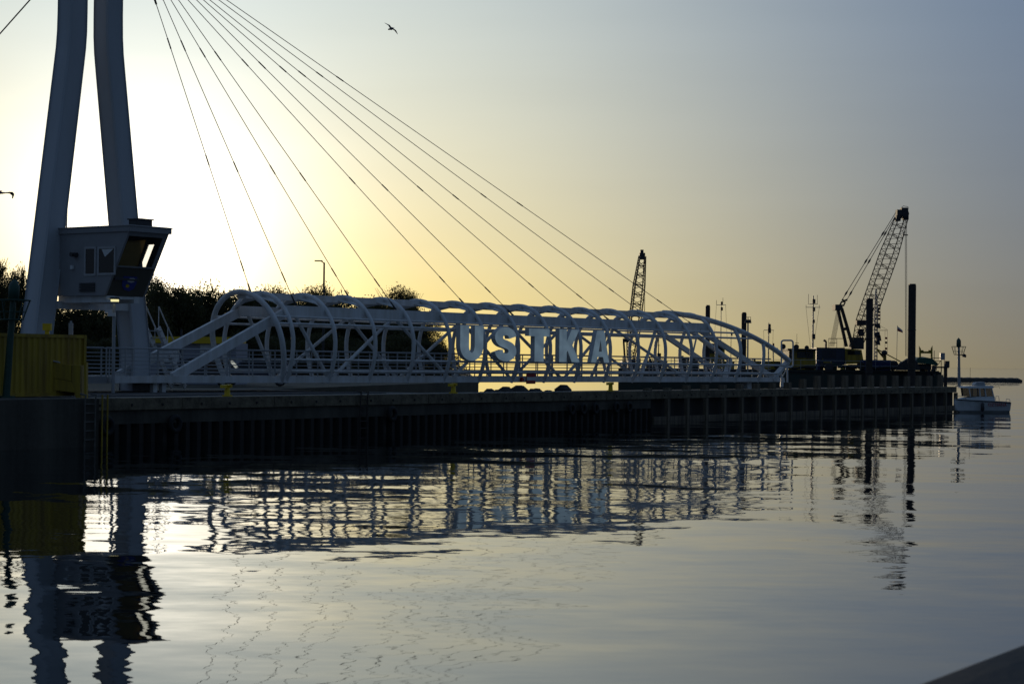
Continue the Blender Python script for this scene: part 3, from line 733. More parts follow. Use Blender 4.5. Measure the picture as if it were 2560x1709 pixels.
corr(.1, 2.3, lambda x, o, z: Kp(-CLn + .03 + o, x, z)).build('end_wall', M['yellow'], cont, recalc=False)
for a in (-CLn + .06, -.06):
    for m_ in (.06, 2.34):
        b = MB(); b.box(Kp(a, m_, CH / 2), .12, .12, CH, CA, CM); b.build('corner_post', M['yellow'], cont)
for z in (.06, CH - .06):
    for m_ in (.06, 2.34):
        b = MB(); b.box(Kp(-CLn / 2, m_, z), CLn - .25, .1, .118, CA, CM); b.build('side_rail', M['yellow'], cont)
b = MB(); b.box(Kp(-CLn / 2, 1.2, CH - .03), CLn - .13, 2.16, .04, CA, CM); b.build('roof', M['yellow'], cont)
# winch housing in front
h0 = P(86, 900, 70.2); h1 = P(180, 912, 70.2)
def hp3(x, y): return P(x, y, 70.2)
wh = empty('loading_chute', V((h0.x, h0.y, 1.62)), 'yellow steel chute with sloping bottom in front of the container', 'chute')
dpt = V((0, 1.0, 0))
b = MB(); b.prism([hp3(83, 903), hp3(178, 912), hp3(178, 952), hp3(84, 936)], dpt); b.build('upper_panel', M['yellow'], wh)
b = MB(); b.prism([hp3(84, 937), hp3(178, 953.2), hp3(189, 981), hp3(86, 969)], dpt * .98); b.build('lower_panel', M['yellow'], wh)
b = MB(); b.prism([hp3(179, 912), hp3(201, 913), hp3(201, 1003), hp3(192, 1003), hp3(179, 954)], dpt * .9); b.build('leg', M['yellow'], wh)
b = MB(); b.prism([hp3(210, 905), hp3(216, 905), hp3(216, 1003), hp3(210, 1003)], V((0, .3, 0))); b.build('leg', M['yellow'], wh)
b = MB(); b.prism([hp3(90, 974), hp3(98, 975), hp3(98, 990), hp3(90, 990)], V((0, .8, 0))); b.build('leg', M['yellow'], wh)
b = MB(); b.tube([hp3(90, 900), hp3(118, 899), hp3(150, 906)], .03, 6); b.build('hand_bar', M['lgrey'], wh)
p = Kp(-3.2, .5, CH); pb_ = P(118, 838, 72)
r = empty('junction_box', V((pb_.x, pb_.y, 1.64 + CH)), 'small yellow box on a stem on top of the container', 'box')
b = MB(); b.box(V((pb_.x, pb_.y, 1.64 + CH + .28)), .3, .22, .25); b.build('box', M['yellowcl'], r)
b = MB(); b.box(V((pb_.x, pb_.y, 1.64 + CH + .08)), .14, .14, .16); b.build('stem', M['yellowcl'], r)
pb_ = P(177, 838, 72.5); b = MB(); b.box(V((pb_.x, pb_.y, 1.64 + CH + .22)), .14, .14, .44); b.cyl(V((pb_.x, pb_.y, 1.64 + CH + .44)), V((pb_.x, pb_.y, 1.64 + CH + .52)), .04); tag(b.build('vent_pipe', M['lgrey']), 'short grey vent pipe on the container roof', 'pipe')

# ------------------------------------------------------------------ green channel light masts
def light_mast(base, top, sc_, lab, flood, mp_=None):
    r = empty('light_mast', base, lab, 'light mast', 'green channel light masts')
    d = (top - base).normalized(); Lh = (top - base).length
    at = lambda k: base + d * k
    mm = M['green']; gm = mp_ or M['green']
    b = MB(); b.cyl(base, base + Z * .06, .3 * sc_, n=10); b.tube([base, at(Lh - .7 * sc_)], [.13 * sc_, .1 * sc_], 10); b.build('pole', gm, r)
    b = MB(); b.tube([at(Lh - .78 * sc_), at(Lh - .75 * sc_), at(Lh - .25 * sc_), at(Lh - .12 * sc_), at(Lh - .05 * sc_), at(Lh)], [.08 * sc_, .19 * sc_, .19 * sc_, .13 * sc_, .06 * sc_, .03 * sc_], 12); b.build('lantern', mm, r)
    zt, zb = at(Lh - .72 * sc_), at(Lh - 1.38 * sc_)
    ring = lambda c, R: [c + V((math.cos(a), math.sin(a), 0)) * R for a in [2 * math.pi * k / 20 for k in range(20)]]
    b = MB(); b.tube(ring(zt, .58 * sc_), .022 * sc_, 6, closed=True); b.tube(ring(zb, .38 * sc_), .025 * sc_, 6, closed=True); b.tube(ring(zt.lerp(zb, .6), .46 * sc_), .015 * sc_, 6, closed=True)
    for k in range(10):
        a = 2 * math.pi * k / 10; e = V((math.cos(a), math.sin(a), 0)); b.tube([zt + e * .58 * sc_, zb + e * .38 * sc_, zb + e * .05], .016 * sc_, 5)
    b.build('basket', mm, r)
    if flood:
        b = MB(); c = zb + V((.38, -.1, -.05)) * sc_; b.prism([c + V((-.12, -.1, -.1)), c + V((.16, -.1, -.16)), c + V((.18, -.1, .02)), c + V((0, -.1, .14))], V((0, .25, 0))); b.bar(c, zb, .05, .05); b.build('floodlight', M['dark'], r)
bs_ = P(15, 1000, 67.6); bs_.z = 1.62
light_mast(bs_, P(37, 697, 67.6), 1.0, 'green light mast with wire basket in front of the container', False)
bs_ = Q(QL - .4, 1.6, ZT); tp_ = P(2396, 844, bs_.y); tp_.x = bs_.x + .04
bs2 = P(2398, 950, quayY(2392) + 1.5); bs2.z = ZT
light_mast(bs2, P(2396.5, 844, bs2.y), .92, 'green light mast with wire basket at the pier end', True, M['lgrey'])

# ------------------------------------------------------------------ landing gate at the bridge end
Yg = 128.5; r = empty('landing_gate', P(1968, 965, Yg), 'white rounded tube gate frame on braced legs at the bridge end', 'gate')
def rrect(x0, y0, x1, y1, rad, n=5):
    o = []
    for cx, cy, a0 in ((x1 - rad, y0 + rad, 270), (x1 - rad, y1 - rad, 0), (x0 + rad, y1 - rad, 90), (x0 + rad, y0 + rad, 180)):
        for i in range(n + 1):
            a = math.radians(a0 + 90 * i / n); o.append((cx + rad * math.cos(a), cy + rad * math.sin(a)))
    return o
b = MB(); b.tube([P(x, y, Yg) for x, y in rrect(1953.5, 850.5, 1982.5, 917, 6)], .055, 8, closed=True); b.build('frame', M['white'], r)
b = MB(); b.tube([P(1968, 918, Yg), P(1968.5, 967, Yg)], .06, 8); b.tube([P(1954, 917, Yg), P(1953, 967, Yg)], .05, 8); b.tube([P(1967, 921, Yg), P(1955, 944, Yg)], .035, 6); b.build('legs', M['white'], r)
b = MB(); b.prism([P(1952, 945, Yg - .1), P(1961, 944, Yg - .1), P(1965, 966, Yg - .1), P(1951, 967, Yg - .1)], V((0, .2, 0))); b.build('foot_plate', M['white'], r)
pz = P(1865, 966, 124); b = MB(); b.box(V((pz.x, pz.y, 1.74)), .5, .5, .42, U, N); tag(b.build('support_block', M['white2']), 'white bearing pad under the far bridge end', 'block', 'bearing blocks under the bridge')

# ------------------------------------------------------------------ land behind: kiosk, car, street lamp
def kbox(x0, x1, y0, y1, Y, dep, z0=None):
    a = P(x0, y1, Y); c = P(x1, y0, Y); zb = a.z if z0 is None else z0
    return V(((a.x + c.x) / 2, Y + dep / 2, (zb + c.z) / 2)), c.x - a.x, c.z - zb
kr = None
c, sx, sz = kbox(366, 590, 857, 950, 112, 5, ZT); r = empty('kiosk', V((c.x, c.y, ZT)), 'low pale kiosk with a bright yellow fascia behind the bridge', 'kiosk')
b = MB(); b.box(c, sx, 5, sz); b.build('wall', M['wall'], r)
c2, sx2, sz2 = kbox(364, 585, 843, 857, 111.8, 5); b = MB(); b.box(c2 + Z * .01, sx2, 5.2, sz2); b.build('fascia', M['yellowcl'], r)
for x0 in (402, 500):
    c3, sx3, sz3 = kbox(x0, x0 + 46, 860, 905, 111.93, .06); b = MB(); b.box(c3, sx3, .06, sz3); b.build('shutter', M['white2'], r)
    b = MB(); b.box(c3 - V((0, .05, 0)), sx3 + .1, .03, .06); b.build('shutter_rail', M['lgrey'], r)
def car(c, ang, m, lab, grp):
    a = V((math.cos(ang), math.sin(ang), 0)); s = V((-a.y, a.x, 0)); r = empty('parked_car', c, lab, 'car', grp)
    pr = [(-2.1, .3), (-2.15, .75), (-1.95, .95), (-1.6, 1.35), (-1.2, 1.47), (.3, 1.48), (.7, 1.38), (1.25, .98), (2.0, .86), (2.15, .6), (2.12, .3)]
    b = MB(); rings = []
    for w_, k in ((-.85, .0), (-.8, .03), (.8, .03), (.85, 0)):
        rings.append([c + a * x + s * (w_ * (1 if z < 1 else .86)) + Z * z for x, z in pr])
    b.loft(rings); b.build('body', m, r)
    for sd in (-1, 1):
        b = MB(); b.prism([c + a * x + s * (sd * (.77 if z > 1.2 else .87)) + Z * z for x, z in ((-1.65, 1.0), (1.0, 1.0), (.55, 1.36), (-1.45, 1.36))], s * (sd * .02)); b.build('side_window', M['darkglass'], r)
        for x in (-1.3, 1.35):
            b = MB(); b.cyl(c + a * x + s * (sd * .88) + Z * .31, c + a * x + s * (sd * .68) + Z * .31, .31, n=14); wl = b.build('wheel', M['black'], r)
            b = MB(); b.cyl(c + a * x + s * (sd * .89) + Z * .31, c + a * x + s * (sd * .87) + Z * .31, .19, n=12); b.build('rim', M['lgrey'], wl)
        b = MB(); b.box(c - a * 2.13 + s * (sd * .62) + Z * .8, .1, .28, .16, a, s); b.build('tail_light', M['red'], r)
        b = MB(); b.box(c + a * 2.1 + s * (sd * .6) + Z * .66, .1, .3, .14, a, s); b.build('headlight', M['white2'], r)
p = P(500, 950, 104); car(V((p.x, p.y, ZT + .004)), math.pi, M['carpaint'], 'dark car parked behind the bridge railing near the kiosk', 'parked cars behind the bridge')
p = P(640, 950, 108); car(V((p.x, p.y, ZT + .004)), math.pi + .1, M['navy'], 'navy car parked right of the dark car', 'parked cars behind the bridge')
p = P(807, 940, 128); p.z = ZT - .02; tp = P(807.5, 656, 128)
r = empty('street_lamp', p, 'tall thin street lamp with a short arm before the trees', 'street lamp')
b = MB(); b.tube([p, V((p.x, p.y, tp.z))], [.09, .055], 8); b.tube([V((p.x, p.y, tp.z - .05)), V((p.x - .18, p.y, tp.z + .08))], .04, 6); b.build('pole', M['dark'], r)
b = MB(); b.box(V((p.x - .36, p.y, tp.z + .1)), .5, .22, .07); b.build('lamp_head', M['dark'], r)
p = P(452, 940, 110); p.z = ZT - .02; b = MB(); b.cyl(p, V((p.x, p.y, P(452, 822, 110).z)), .06, .05); tag(b.build('flag_post', M['dark']), 'thin bare post in front of the kiosk', 'post')

# ------------------------------------------------------------------ trees
def crown_mesh(name, seed, n_cl, leaf, lumps, sparse=.0, m='leaf', per=34):
    rg = np.random.default_rng(seed)
    # clump centres on lumpy ellipsoids (unit tree: radius about 1, from z 0 to 1)
    cen = []
    for (cx, cy, cz, r1, r2, k) in lumps:
        nn = int(n_cl * k); d = rg.normal(size=(nn, 3)); d /= np.linalg.norm(d, axis=1)[:, None]
        rad = rg.uniform(.35, 1.0, nn) ** .5
        cen.append(np.c_[cx + d[:, 0] * r1 * rad, cy + d[:, 1] * r1 * rad, cz + d[:, 2] * r2 * rad])
    cen = np.concatenate(cen); cen = cen[cen[:, 2] > -.02]
    csz = rg.uniform(.03, .10, len(cen)); cnt = per
    pts = np.repeat(cen, cnt, 0) + np.clip(rg.normal(size=(len(cen) * cnt, 3)), -1.5, 1.5) * np.repeat(csz, cnt)[:, None] * np.array([1, 1, .8])
    n = len(pts); a = rg.normal(size=(n, 3)); a /= np.linalg.norm(a, axis=1)[:, None]; h = rg.normal(size=(n, 3)); bb = np.cross(a, h); bb /= np.linalg.norm(bb, axis=1)[:, None]
    s = rg.uniform(.6, 1.3, n)[:, None] * leaf
    q = np.stack([pts - a * s, pts + bb * s * .42, pts + a * s, pts - bb * s * .42], 1).reshape(-1, 3)
    me = bpy.data.meshes.new(name); me.vertices.add(4 * n); me.vertices.foreach_set('co', q.ravel())
    me.loops.add(4 * n); me.loops.foreach_set('vertex_index', np.arange(4 * n)); me.polygons.add(n); me.polygons.foreach_set('loop_start', np.arange(0, 4 * n, 4)); 
    me.update(calc_edges=True); me.materials.append(M[m]); return me
full = [(0, 0, .45, .55, .45, .3), (.35, .1, .5, .38, .36, .14), (-.38, -.05, .42, .4, .36, .14), (.1, -.2, .74, .36, .24, .14), (-.15, .1, .83, .26, .17, .08), (.5, 0, .24, .36, .24, .1), (-.5, 0, .2, .36, .22, .1)]
airy = [(0, 0, .62, .34, .28, .35), (.3, 0, .72, .26, .2, .22), (-.3, .05, .66, .28, .2, .22), (.05, 0, .88, .2, .12, .12), (.1, .1, .4, .3, .2, .1)]
wil = [(-.2, 0, .72, .42, .25, .3), (.25, 0, .55, .3, .3, .25), (.5, 0, .35, .24, .28, .18), (-.1, 0, .3, .5, .3, .27)]
CR = [crown_mesh('crown', 1, 620, .021, full, per=48), crown_mesh('crown', 2, 620, .021, full[::-1], per=48), crown_mesh('crown', 3, 330, .017, airy, per=44), crown_mesh('crown', 4, 400, .016, wil, m='leaf2', per=44)]
def trunk_mesh(name, seed, z0=.0):
    rg = random.Random(seed); b = MB()
    b.tube([V((0, 0, -.03)), V((.02, 0, .3)), V((-.01, .01, .55)), V((.01, 0, .8))], [.045, .035, .024, .01], 7)
    for k in range(9):
        z = rg.uniform(.2, .7); a = rg.uniform(0, 6.28); l = rg.uniform(.3, .6) * (1.05 - z * .5); e = V((math.cos(a), math.sin(a), 0))
        b.tube([V((0, 0, z)), V((0, 0, z + l * .35)) + e * l * .5, V((0, 0, z + l * .75)) + e * l], [.018, .011, .004], 5)
    for k in range(46):
        z = rg.uniform(.35, .8); a = rg.uniform(0, 6.28); l = rg.uniform(.25, .5); e = V((math.cos(a), math.sin(a), 0)); zz = min(1.03, z + l * rg.uniform(.5, 1.0))
        b.tube([V((0, 0, z)), V((0, 0, z + (zz - z) * .4)) + e * l * .55, V((0, 0, zz)) + e * l * 1.1], [.007, .005, .002], 4)
    me = b.build('trunk', M['bark'], origin=V((0, 0, 0))); m_ = me.data; bpy.data.objects.remove(me); return m_
TM = [trunk_mesh('trunk', k) for k in range(3)]
def tree(px, ytop, Y, rad, kind, lab, grp='trees behind the bridge', rot=None):
    p = P(px, 900, Y); z = P(px, ytop, Y).z; base = V((p.x, p.y, ZT - .05)); H = z - base.z
    r = empty('tree', base, lab, 'tree', grp); rz = random.uniform(0, 6.28) if rot is None else rot
    for nm, me in (('trunk', TM[kind % 3]), ('crown', CR[kind])):
        o = bpy.data.objects.new(nm, me); COL.objects.link(o); o.parent = r; o.rotation_euler = (0, 0, rz)
        o.scale = (rad, rad, H * 1.02) if nm == 'crown' else (min(rad, H * .6), min(rad, H * .6), H)
trees = [(-22, 652, 125, 2.2, 0, 'bushy tree at the left frame edge beside the pylon'), (38, 682, 132, 1.7, 1, 'second tree from the left, partly behind the pylon leg'),
 (150, 760, 140, 3.6, 0, 'dark tree between the pylon legs, left one'), (240, 765, 140, 3.6, 1, 'dark tree between the pylon legs, right one'),
 (330, 745, 150, 4.2, 0, 'dark bushy tree behind the right pylon leg'), (392, 700, 175, 3.0, 2, 'airy tree beside the cabin whose twigs reach highest'),
 (430, 722, 165, 4.6, 1, 'dense tree in the hollow right of the cabin'), (500, 726, 170, 5.0, 0, 'dense tree left of the first bridge rib'),
 (575, 738, 175, 5.0, 1, 'dense tree inside the first bridge ribs'), (645, 738, 170, 4.6, 0, 'dense tree behind the third bridge rib'),
 (700, 727, 190, 4.4, 2, 'airy tree whose crown shows above the ridge left of the lamp'), (735, 745, 165, 4.6, 1, 'dense tree just left of the street lamp'),
 (790, 724, 190, 4.6, 2, 'airy tree whose crown spreads behind the street lamp'), (830, 752, 165, 5.0, 0, 'dense tree just right of the street lamp'),
 (915, 758, 165, 5.0, 1, 'dense tree under the fourth cable foot'), (985, 726, 175, 3.4, 2, 'taller airy tree above the bridge ridge right of the lamp'),
 (1022, 738, 178, 2.6, 2, 'small airy tree right of the taller one'), (1000, 770, 168, 4.2, 0, 'dense tree at the right end of the wood'),
 (1062, 790, 165, 2.7, 3, 'loose willow tree at the right edge of the wood'), (1095, 845, 168, 1.9, 3, 'low willow bush sloping to the ground by the letter U')]
for t_ in trees: tree(*t_)
# low scrub closing the bottom of the wood
shr = [(x, 830 + (x * 7) % 25, 150 + (x * 3) % 9, 4.2) for x in range(370, 1060, 62)] + [(60, 840, 118, 3), (180, 845, 125, 3.2), (290, 840, 130, 3.4)]
rgx = []
for i, (x, y, Y, rd) in enumerate(shr):
    p = P(x, 900, Y); me = CR[i % 2]; o = bpy.data.objects.new('shrub', me); COL.objects.link(o)
    o.location = (p.x, p.y, ZT - .1); o.scale = (rd, rd * .7, P(x, y, Y).z - ZT); o.rotation_euler = (0, 0, i * 1.7)
    tag(o, ('dark shrub below the trees, %s from the left behind the bridge' % ORD[i]) if x > 365 else {60: 'dark shrub behind the left pylon leg', 180: 'dark shrub under the left half of the control cabin', 290: 'dark shrub under the right half of the control cabin'}[x], 'shrub', 'shrubs at the foot of the trees')
p = P(1120, 905, 150); o = bpy.data.objects.new('shrub', CR[1]); COL.objects.link(o); o.location = (p.x, p.y, ZT - .1); o.scale = (1.5, 1.5, .9)
tag(o, 'lowest dark shrub at the right end of the wood', 'shrub', 'shrubs at the foot of the trees')

# ------------------------------------------------------------------ barges and cranes behind the pier
def hull(name, x0, x1, Y, dep, zt, lab, m=None, par=True):
    a, c = P(x0, 900, Y), P(x1, 900, Y); r = empty(name, V(((a.x + c.x) / 2, Y + dep / 2, 0)), lab, 'barge', 'work barges behind the pier')
    b = MB(); rings = []
    for x, k in ((a.x, .6), (a.x + .5, 0), (c.x - .5, 0), (c.x, .6)):
        xo = x + (.62 if x < a.x + 1 else 0)
        rings.append([V((x, Y, -.3 + k)), V((x, Y, zt)), V((xo, Y + dep, zt)), V((xo, Y + dep, -.3 + k))])
    b.loft(rings); b.build('hull', m or M['hull'], r)
    b = MB()
    b.box(V(((a.x + c.x) / 2, Y - .06, zt - .12)), c.x - a.x - .3, .1, .12); b.box(V(((a.x + c.x) / 2, Y + .05, zt + .05)), c.x - a.x - .3, .08, .1); b.build('rubbing_strake', M['black'], r)
    if par:
        b = MB(); x = a.x + .4
        while x < c.x - .3: b.cyl(V((x, Y + .2, zt)), V((x, Y + .2, zt + 1)), .022, n=5); x += 1.5
        for h in (.5, 1.0): b.tube([V((a.x + .4, Y + .2, zt + h)), V((c.x - .4, Y + .2, zt + h))], .02, 5)
        b.build('railing', M['lgrey'], r)
    return r
b1 = hull('barge', 1546, 2060, 185, 11, 2.55, 'long dark green work barge behind the bridge end')
b2 = hull('barge', 2030, 2352, 200, 12, 2.55, 'dark crane barge behind the pier posts', par=True)
def boxat(b, x0, x1, y0, y1, Y, dep, mi=0):
    a = P(x0, y1, Y); c = P(x1, y0, Y); b.box(V(((a.x + c.x) / 2, Y + dep / 2, (a.z + c.z) / 2)), c.x - a.x, dep, c.z - a.z, mi=mi); return b
# clutter on the first barge deck
for (x0, x1, y0, y1, m, lab) in ((1620, 1668, 905, 940, 'dark', 'dark machine housing on the green barge below the letters'), (1700, 1748, 898, 940, 'hull', 'dark green deck box left of the first steel pile'),
     (1786, 1836, 905, 940, 'yellow', 'yellow deck box between the two steel piles'), (1880, 1950, 905, 945, 'yellow', 'long yellow deck box before the wheelhouse'), (1570, 1600, 900, 940, 'dark', 'dark winch box under the small crane')):
    b = boxat(MB(), x0, x1, y0, y1, 187, 3); boxat(b, x0 - 1, x1 + 1, y0 - 2.5, y0 - .2, 186.9, 3.3); boxat(b, x0 + 4, x0 + 9, y0 - 9, y0 - 3, 188, .5)
    tag(b.build('deck_box', M[m]), lab, 'deck box', 'boxes on the barge deck')
# deck clutter on the two barges
def reel(x, y, Y, R, m, lab):
    c = P(x, y, Y); b = MB(); b.cyl(c - V((0, .45, 0)), c - V((0, .38, 0)), R, n=14); b.cyl(c - V((0, .38, 0)), c + V((0, .38, 0)), R * .62, n=12); b.cyl(c + V((0, .38, 0)), c + V((0, .45, 0)), R, n=14); b.bar(c, V((c.x, c.y, 2.5)), .3, .2)
    tag(b.build('cable_reel', M[m]), lab, 'cable reel', 'cable reels on the barges')
reel(2072, 917, 200.6, .42, 'dark', 'dark cable reel left of the crane pedestal'); reel(2152, 914, 200.8, .36, 'rust', 'rusty cable reel right of the crane pedestal'); reel(2232, 913, 201.2, .5, 'dark', 'large dark cable reel left of the tallest pile'); reel(1946, 914, 186.2, .34, 'rust', 'rusty cable reel left of the yellow wheelhouse')
def drum(x, y0, Y, m, lab):
    a = P(x, y0, Y); b = MB(); z0 = 2.56; h = max(.35, a.z - z0)
    b.tube([V((a.x, Y, z0)), V((a.x, Y, z0 + .02)), V((a.x, Y, z0 + h * .33)), V((a.x, Y, z0 + h * .35)), V((a.x, Y, z0 + h * .66)), V((a.x, Y, z0 + h * .68)), V((a.x, Y, z0 + h))], [.25, .27, .27, .29, .27, .29, .26], 12)
    tag(b.build('oil_drum', M[m]), lab, 'drum', 'oil drums on the barges')
drum(2044, 908, 200.5, 'blue', 'blue oil drum at the left end of the crane barge'); drum(2052, 909, 201.2, 'rust', 'rusty oil drum beside the blue drum'); drum(2086, 907, 200.6, 'green', 'green oil drum under the crane engine house'); drum(2306, 915, 201.8, 'rust', 'rusty oil drum under the green tarpaulin')
for (x0, x1, y0, y1, Y, m, lab) in ((2056, 2068, 908, 920, 202, 'dark', 'dark crate below the left end of the crane engine house'), (2094, 2106, 910, 920, 203, 'hull', 'dark green crate behind the crane pedestal'), (2126, 2148, 911, 920, 202.5, 'dark', 'flat dark crate under the crane cab'),
      (2228, 2240, 902, 920, 203.5, 'navy', 'narrow navy crate right of the blue container'), (2330, 2342, 913, 925, 203, 'dark', 'dark crate at the right end of the crane barge'), (1955, 1969, 908, 920, 188, 'dark', 'dark crate just left of the yellow wheelhouse'), (2016, 2040, 914, 921, 187, 'rust', 'low rusty crate under the right half of the wheelhouse')):
    b = boxat(MB(), x0, x1, y0, y1, Y, 1.4)
    for k in range(3):
        xm = x0 + (x1 - x0) * (k + .5) / 3; boxat(b, xm - .8, xm + .8, y0 - .6, y1, Y - .04, .03)
    tag(b.build('deck_crate', M[m]), lab, 'crate', 'crates on the barges')
for (pts, lab) in (([(1962, 916), (1985, 921), (2012, 917), (2034, 920)], 'slack dark hose lying along the first barge deck'), ([(2166, 917), (2190, 921), (2216, 918), (2236, 921)], 'slack dark hose lying by the blue container')):
    Yh = 186.5 if pts[0][0] < 2040 else 200.3
    b = MB(); b.tube([P(x, y, Yh) for x, y in pts], .12, 6); tag(b.build('hose', M['black']), lab, 'hose', 'hoses on the barges')

# yellow wheelhouses
def house(x0, x1, y0, y1, Y, dep, lab, wins):
    a = P(x0, y1, Y); c = P(x1, y0, Y); r = empty('wheelhouse', V(((a.x + c.x) / 2, Y + dep / 2, a.z)), lab, 'wheelhouse', 'wheelhouses on the barges')
    b = boxat(MB(), x0, x1, y0, y1, Y, dep); b.build('wall', M['yellow'], r)
    b = boxat(MB(), x0 - 3, x1 + 2, y0 - 3.5, y0 - .1, Y - .3, dep + .6); b.build('roof', M['dark'], r)
    for (u0, u1, v0, v1) in wins:
        b = boxat(MB(), u0, u1, v0, v1, Y - .05, .04); wi = b.build('window', M['darkglass'], r)
        b = MB(); 
        for (p0, p1, q0, q1) in ((u0 - 1, u0, v0 - 1, v1 + 1), (u1, u1 + 1, v0 - 1, v1 + 1), (u0, u1, v0 - 1, v0), (u0, u1, v1, v1 + 1)): boxat(b, p0, p1, q0, q1, Y - .06, .055)
        b.build('window_frame', M['dark'], wi)
    return r
wh1 = house(1972, 2039, 875, 926, 188, 4, 'yellow wheelhouse with dark windows left of the big crane', [(1976, 1984, 880, 895), (1994, 2014, 879, 893), (2017, 2033, 879, 894)])
wh2 = house(1770, 1812, 862, 905, 189, 3, 'small yellow wheelhouse behind the bridge end diagonals', [(1775, 1786, 868, 882), (1790, 1806, 868, 882)])
def spot(x, y, Y, r_, lab, red=False):
    c = P(x, y, Y); b = MB(); b.cyl(c - V((.0, .25, 0)), c + V((0, .2, .02)), r_, r_ * .6, 10); b.bar(c, c - Z * (r_ + .3), .06, .06)
    tag(b.build('searchlight', M['dark']), lab, 'searchlight', 'searchlights on the barges')
spot(1957, 866, 187.5, .26, 'leftmost dark searchlight over the gate frame'); spot(1990, 867, 187.5, .26, 'dark searchlight on the left end of the wheelhouse roof'); spot(2016, 869, 187.6, .22, 'round pale searchlight in the middle of the wheelhouse roof')
# masts
def mast(x, y0, y1, Y, arms, lab, stays=(), blobs=(), r_=.07, m='lgrey', whips=()):
    p0 = P(x, y1, Y); p1 = P(x, y0, Y); p1.x = p0.x + (p1.z - p0.z) * 0.0; r = empty('mast', p0, lab, 'mast', 'masts on the barges')
    b = MB(); b.tube([p0, p1], [r_, r_ * .6], 6); b.build('pole', M[m], r)
    for (y, h) in arms:
        c = P(x, y, Y); b = MB(); hw = h * Y / F; b.bar(V((p0.x - hw, Y, c.z)), V((p0.x + hw, Y, c.z)), .05, .05); b.build('yard', M[m], r)
    for (y, s_) in blobs:
        c = P(x, y, Y); b = MB(); b.box(V((p0.x + .05, Y - .05, c.z)), s_, s_, s_ * 1.6); b.build('lantern', M['dark'], r)
    for (xa, ya, xb, yb) in stays:
        b = MB(); b.tube([P(xa, ya, Y), P(xb, yb, Y)], .012, 4); b.build('stay', M['dark'], r)
    for (xa, ya, yb) in whips:
        b = MB(); b.tube([P(xa, yb, Y), P(xa + .4, ya, Y)], .018, 4); b.build('whip_aerial', M['dark'], r)
mast(2032, 739, 870, 189, [(768, 17.5), (760, 11)], 'tall pale mast with two yards above the yellow wheelhouse', [(2015, 769, 2026, 868), (2048, 769, 2036, 850)], [(753, .26), (773, .24), (803, .2), (841, .3)], .09, whips=[(2021, 735, 760), (2043, 737, 760), (2015, 762, 769), (2048, 762, 769)])
mast(1802, 757, 860, 190, [(762, 12)], 'thin mast with one crossarm left of the floodlight pole', [(1814, 763, 1818, 850), (1791, 763, 1786, 845)], [(758, .2), (772, .2)], .05, whips=[(1791, 750, 762), (1807, 744, 762)])
mast(1921, 806, 905, 189, [(825, 13)], 'middle mast with a crossarm left of the gate frame', [(1909, 826, 1911, 895), (1933, 826, 1931, 895)], [(815, .25), (826, .3)], .07)
mast(1827, 818, 905, 189, [(820, 8)], 'short thin mast between the two steel piles', [], [(836, .15)], .04)
mast(1646, 845, 912, 189, [(863, 4)], 'short dark mast behind the bridge near the small crane', [], [(890, .35), (895, .3)], .07, m='dark')
mast(1992, 834, 868, 189, [(857, 5)], 'very thin aerial mast on the wheelhouse roof', [], [], .025, m='dark')
p0 = P(1933.5, 905, 187); b = MB(); b.tube([p0, P(1933.5, 866, 187)], .05, 6); r = tag(b.build('beacon_post', M['lgrey']), 'slim post with a red beacon on top left of the gate', 'post')
b = MB(); c = P(1933.5, 862, 187); b.cyl(c - Z * .15, c + Z * .16, .1, .08, 8); b.build('beacon', M['red'], r)
b = MB(); c = P(1940, 872, 187); b.ball(c, .2, sc_=(1.1, .8, .7)); b.bar(c, P(1933.5, 872, 187), .04, .04); b.build('lamp_head', M['lgrey'], r)
# twin floodlight pole
p0 = P(1869, 935, 182); r = empty('floodlight_pole', p0, 'pale pole with twin floodlights beside the right steel pile', 'light pole')
b = MB(); b.tube([p0, P(1870, 806, 182)], .07, 8); b.build('pole', M['lgrey'], r)
for x in (1866.5, 1873.5):
    b = MB(); c = P(x, 802, 181.9); b.cyl(c - Z * .2, c + Z * .12, .19, .14, 8); b.tube([c + Z * .1 - V((.12, 0, 0)), c + Z * .36 - V((.1, 0, 0)), c + Z * .36 + V((.1, 0, 0)), c + Z * .1 + V((.12, 0, 0))], .025, 5); b.build('floodlight', M['dark'], r)
# steel spud piles
for (xa, xb, y0, y1, Y, lab, m) in ((1764, 1775.5, 765, 935, 186, 'leftmost steel spud pile, sticking up behind the bridge end', 'rust'), (1854, 1866.5, 783, 935, 183, 'steel spud pile with the floodlight pole beside it', 'rust'),
      (2165.5, 2183, 748, 930, 198, 'steel spud pile in front of the crane boom', 'rust'), (2271, 2290.5, 712, 940, 196, 'tallest steel spud pile, thick and right of the crane', 'rust')):
    a = P((xa + xb) / 2, y0, Y); R = (xb - xa) / 2 * Y / F
    b = MB(); b.cyl(V((a.x, Y, -1)), V((a.x, Y, a.z)), R, n=16); o = tag(b.build('spud_pile', M[m]), lab, 'pile', 'steel spud piles of the barges')
    b = MB(); b.box(V((a.x, Y, a.z + .05)), R * 1.5, R * 1.5, .1); b.build('cap', M['dark'], o)
    for kz in (.25, .6):
        b = MB(); b.tube([V((a.x + R * 1.02 * math.cos(t), Y + R * 1.02 * math.sin(t), a.z * kz)) for t in [2 * math.pi * k / 16 for k in range(16)]], .04, 5, closed=True); b.build('collar', M['dark'], o)
